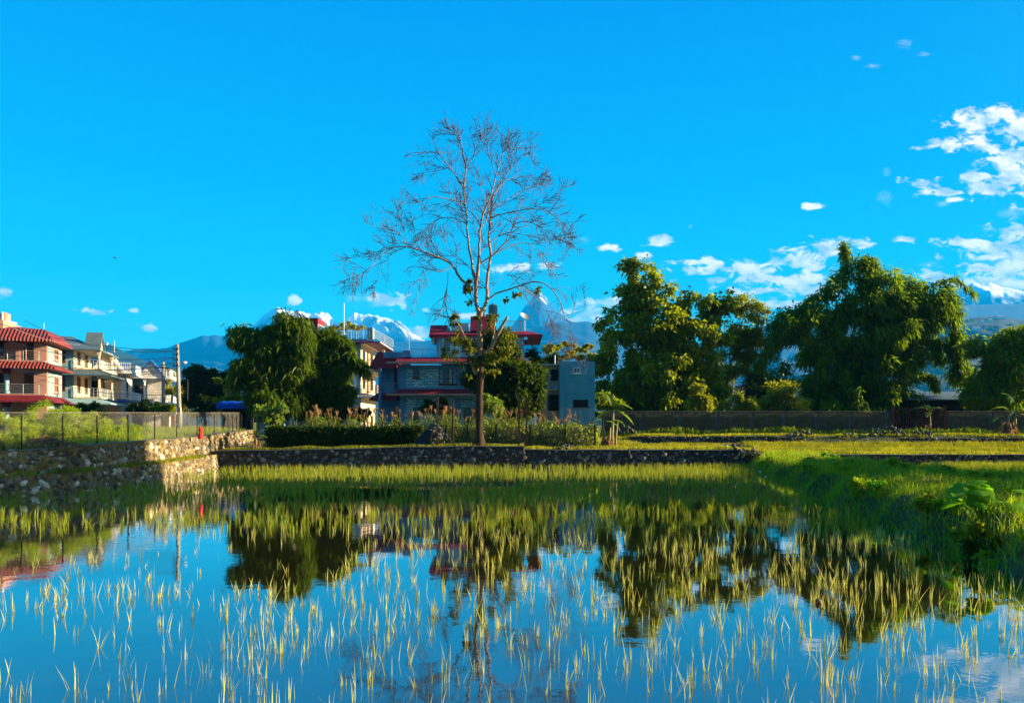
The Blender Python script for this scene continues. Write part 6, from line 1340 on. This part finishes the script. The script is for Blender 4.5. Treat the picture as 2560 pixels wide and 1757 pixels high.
# rice in the right paddy and the raised right field
n = 26000; X = RNG.uniform(16, 45, n); Y = RNG.uniform(22, 51, n); k = (X > br(Y)+0.2) & (Y < cy(X)-0.2) & (X < 0.72*Y+1) & (fbm(X*.3,Y*.3,3) > 0.35); X, Y = X[k], Y[k]
V, Fq = rice_mesh(X, Y, 3, 5, 0.25, 0.42, 0.016, 0.03); o = np_mesh('rice_plants', V, Fq, L_rice2); tag(o, 'thin green rice in the right-hand paddy below the low wall', 'rice', kind='stuff')
n = 12000; X = RNG.uniform(17.5, 45, n); Y = RNG.uniform(52, 56.8, n); k = (Y > cy(X)+0.5); X, Y = X[k], Y[k]
V, Fq = rice_mesh(X, Y, 3, 5, 0.25, 0.42, 0.02, 0.0); Z = ground_z(V[:,0], V[:,1]); V[:,2] += Z; o = np_mesh('rice_plants', V, Fq, L_grass); tag(o, 'sunlit golden-green rice on the raised terrace at right', 'rice', kind='stuff')

# ------------------------------------------------------------------ loose stones and litter
def rock_protos(k):
    out = []
    for i in range(k):
        v, f = stone_shape(); out.append(np_mesh('loose_stone', v*np.array([1,0.8,0.65])*0.5, f, M_rock))
    return out
rks = rock_protos(8); rk_i = 0
def put_rock(x, y, z, s, lab, grp):
    global rk_i
    o = rks[rk_i] if rk_i < 8 else rks[rk_i % 8].copy()
    if rk_i >= 8: C.objects.link(o)
    rk_i += 1; o.location = (x, y, z); o.scale = (s,s,s); o.rotation_euler = tuple(random.uniform(-.5,.5) if i < 2 else random.uniform(0,6.28) for i in range(3)); tag(o, lab, 'stone', grp)
hc = P(1085,1112,46.3)
for k in range(85):
    t = random.random()**0.7; a = random.uniform(0, 6.28); r_ = 1.15*(1-t)**0.8+0.05
    put_rock(hc.x+math.cos(a)*r_, 46.3+math.sin(a)*r_*0.6, 1.3+t*1.25, random.uniform(0.16,0.34), 'pale stone in the piled heap beside the rusty posts', 'stones of the heap by the tree')
for (xa, xb, y0, D, n, zt, lab, g) in ((2110,2330,1092,58.3,80,0.75,'grey stone in the long loose pile in front of the rusty gate','stones piled before the gate'),(1970,2040,1096,58.2,20,0.35,'grey stone in the small loose pile left of the long one','stones of the small pile')):
    for k in range(n):
        x = random.uniform(xa, xb); q = P(x, y0, D+random.uniform(-.5,.5)); z = float(ground_z(q.x, q.y)); put_rock(q.x, q.y, z+random.random()**1.5*zt*(1-abs((x-xa)/(xb-xa)*2-1.1)**2*0.6), random.uniform(0.18,0.42), lab, g)
for k in range(48):      # collapsed end of the cross wall
    x = random.uniform(1830, 1955); t = (x-1830)/125; q = P(x, 1120, 46.2+random.uniform(-.7,.3)); put_rock(q.x, q.y, 0.95*(1-t)*random.random()+0.35+0.2*random.random(), random.uniform(0.15,0.4), 'dark stone in the collapsed corner of the far wall by the bank', 'stones of the collapsed corner')
for k in range(26):
    x = random.uniform(1385, 1450); q = P(x, 1112, 46.4+random.uniform(-.4,.5)); put_rock(q.x, q.y, 0.98+0.35*random.random()*(1-abs(x-1418)/40), random.uniform(0.1,0.28), 'small stone in the low heap on the wall left of the banana clump', 'stones of the low heap on the wall')
for k in range(30):
    x = random.uniform(1535, 1590); q = P(x, 1082, 59.5+random.uniform(-.5,.5)); t = 1-abs(x-1560)/34; put_rock(q.x, q.y, 1.75+1.0*random.random()*max(0.1,t), random.uniform(0.2,0.38), 'pale stone in the sunlit heap between banana clump and panel fence', 'stones of the sunlit heap')
# net over the left of the heap
nb_ = MB(True)
for i in range(11):
    for j in range(8):
        a = math.pi*(0.5+i/11*0.95); t = j/7; r_ = 1.15*(1-t)**0.8+0.08; nb_.v.append((hc.x-0.15+math.cos(a)*r_*1.05, 46.2+math.sin(a)*-r_*0.7, 1.2+t*1.2+random.uniform(-.03,.03)))
for i in range(10):
    for j in range(7): a = i*8+j; nb_.f.append((a,a+8,a+9,a+1))
q = nb_.build('dark_net', mat('dark_netting', (0.02,0.02,0.015), 0.95, 0.4, 8, 0.02), None, hc); tag(q, 'dark netting draped over the left side of the stone heap', 'net')
# rubbish heap behind the left fence
rb_ = P(110,1112,28.5)
n = 1500; a = RNG.uniform(0,6.28,n); t = RNG.random(n)
c = np.stack([rb_.x+np.cos(a)*2.0*(1-t), 28.5+np.sin(a)*0.9*(1-t), 1.6+0.42*t+RNG.normal(0,.03,n)], -1); V, Fq = leaves(c, RNG.normal(0,1,(n,3))*np.array([1,1,.3]), RNG.uniform(.1,.35,n), RNG.uniform(.02,.08,n)); o = np_mesh('rubbish_heap', V, Fq, L_drybr, None, (rb_.x,28.5,1.6)); tag(o, 'low brown heap of dry stalks and rubbish behind the first fence posts', 'rubbish heap', kind='stuff')
M_lit = mat('white_litter', (0.65,0.66,0.68), 0.6, 0.2, 4); M_blit = mat('blue_litter', (0.25,0.42,0.55), 0.6, 0.2, 4)
for i, (x, y, D, s, lab) in enumerate(((1815,1098,55,0.35,'white plastic scrap on the sunlit terrace grass'),(1893,1163,42,0.20,'upper white scrap in the litter on the bank end'),(1900,1172,40,0.22,'middle white scrap in the litter on the bank end'),(1922,1174,40,0.2,'right white scrap in the litter on the bank end'),(1914,1190,36,0.16,'lowest white scrap of the litter on the bank end'),(2362,1272,20.5,0.2,'pale blue-white scrap on the bank left of the taro'),(2440,1240,21.5,0.24,'pale torn scrap above the taro plant'),(2545,1315,16.2,0.3,'light blue plastic bag at the right edge beside the taro'),(2505,1338,15.6,0.22,'reddish-grey crumpled scrap below right of the taro'),(2310,1240,23,0.42,'dark blue rounded lump half buried in the bank grass'))):
    q = P(x, y, D); q.z = max(0.0, float(ground_z(q.x, q.y)))+s*0.15; v, f = stone_shape(); v = v*np.array([s,s*0.7,s*(0.25 if i < 9 else 0.6)])*0.6*(1+RNG.normal(0,0.12,(len(v),1)))+np.array(q)
    o = np_mesh('litter_scrap' if i < 9 else 'boulder', v, f, (M_lit if i != 7 and i != 5 else M_blit) if i < 9 else mat('blue_grey_boulder', (0.06,0.09,0.12), 0.8, 0.3, 6), None, tuple(q)); tag(o, lab, 'litter' if i < 9 else 'boulder')
# half-sunk clod in the water
q = P(2048,1506,10.4); v, f = stone_shape(); v = v*np.array([0.055,0.05,0.05])+np.array([q.x,10.4,0.03]); o = np_mesh('mud_clod', v, f, M_brown, None, (q.x,10.4,0.03)); tag(o, 'small brown clod poking out of the water before the bamboo reflection', 'clod')
# hillside houses far away
xs_, t_, HX, HYY, HZ = MT['hills2800']
def hill_house(px, tt, lab, w_=11):
    i = int(np.argmin(np.abs(xs_-px))); j = int(np.argmin(np.abs(t_-tt))); x, y, z = HX[j,i], HYY[j,i], HZ[j,i]
    r_ = empty('hillside_house', (x, y-6, z-3), lab, 'house', 0, 'pale houses scattered on the far hillside')
    MB().box(-w_/2, w_/2, -4, 4, 0, 9).build('wall', M_white, r_); MB().prism([(-5,9.01),(5,9.01),(0,12)], 'x', -w_/2-1, w_/2+1).build('roof', M_conc, r_)
for px, tt, w_, lab in ((2435,-0.22,26,'largest pale building on the brown hill right of the big bamboo'),(2420,-0.16,10,'tiny pale house on the hill slope just left of the largest building'),(2452,-0.12,10,'tiny pale house above the largest building on the hill'),(2475,-0.06,14,'tiny pale house near the crest of the right hill'),(2490,-0.03,16,'crest-top pale house of the right hill, left one'),(2505,-0.05,14,'crest-top pale house of the right hill, right one'),(2525,-0.08,10,'tiny pale house on the right shoulder of the far hill'),(2405,-0.3,12,'tiny pale house low on the far hill beside the bamboo'),(2460,-0.28,10,'tiny pale house below the largest building'),(265,-0.02,14,'tiny pale house on the crest of the far left hill')):
    hill_house(px, tt, lab, w_)
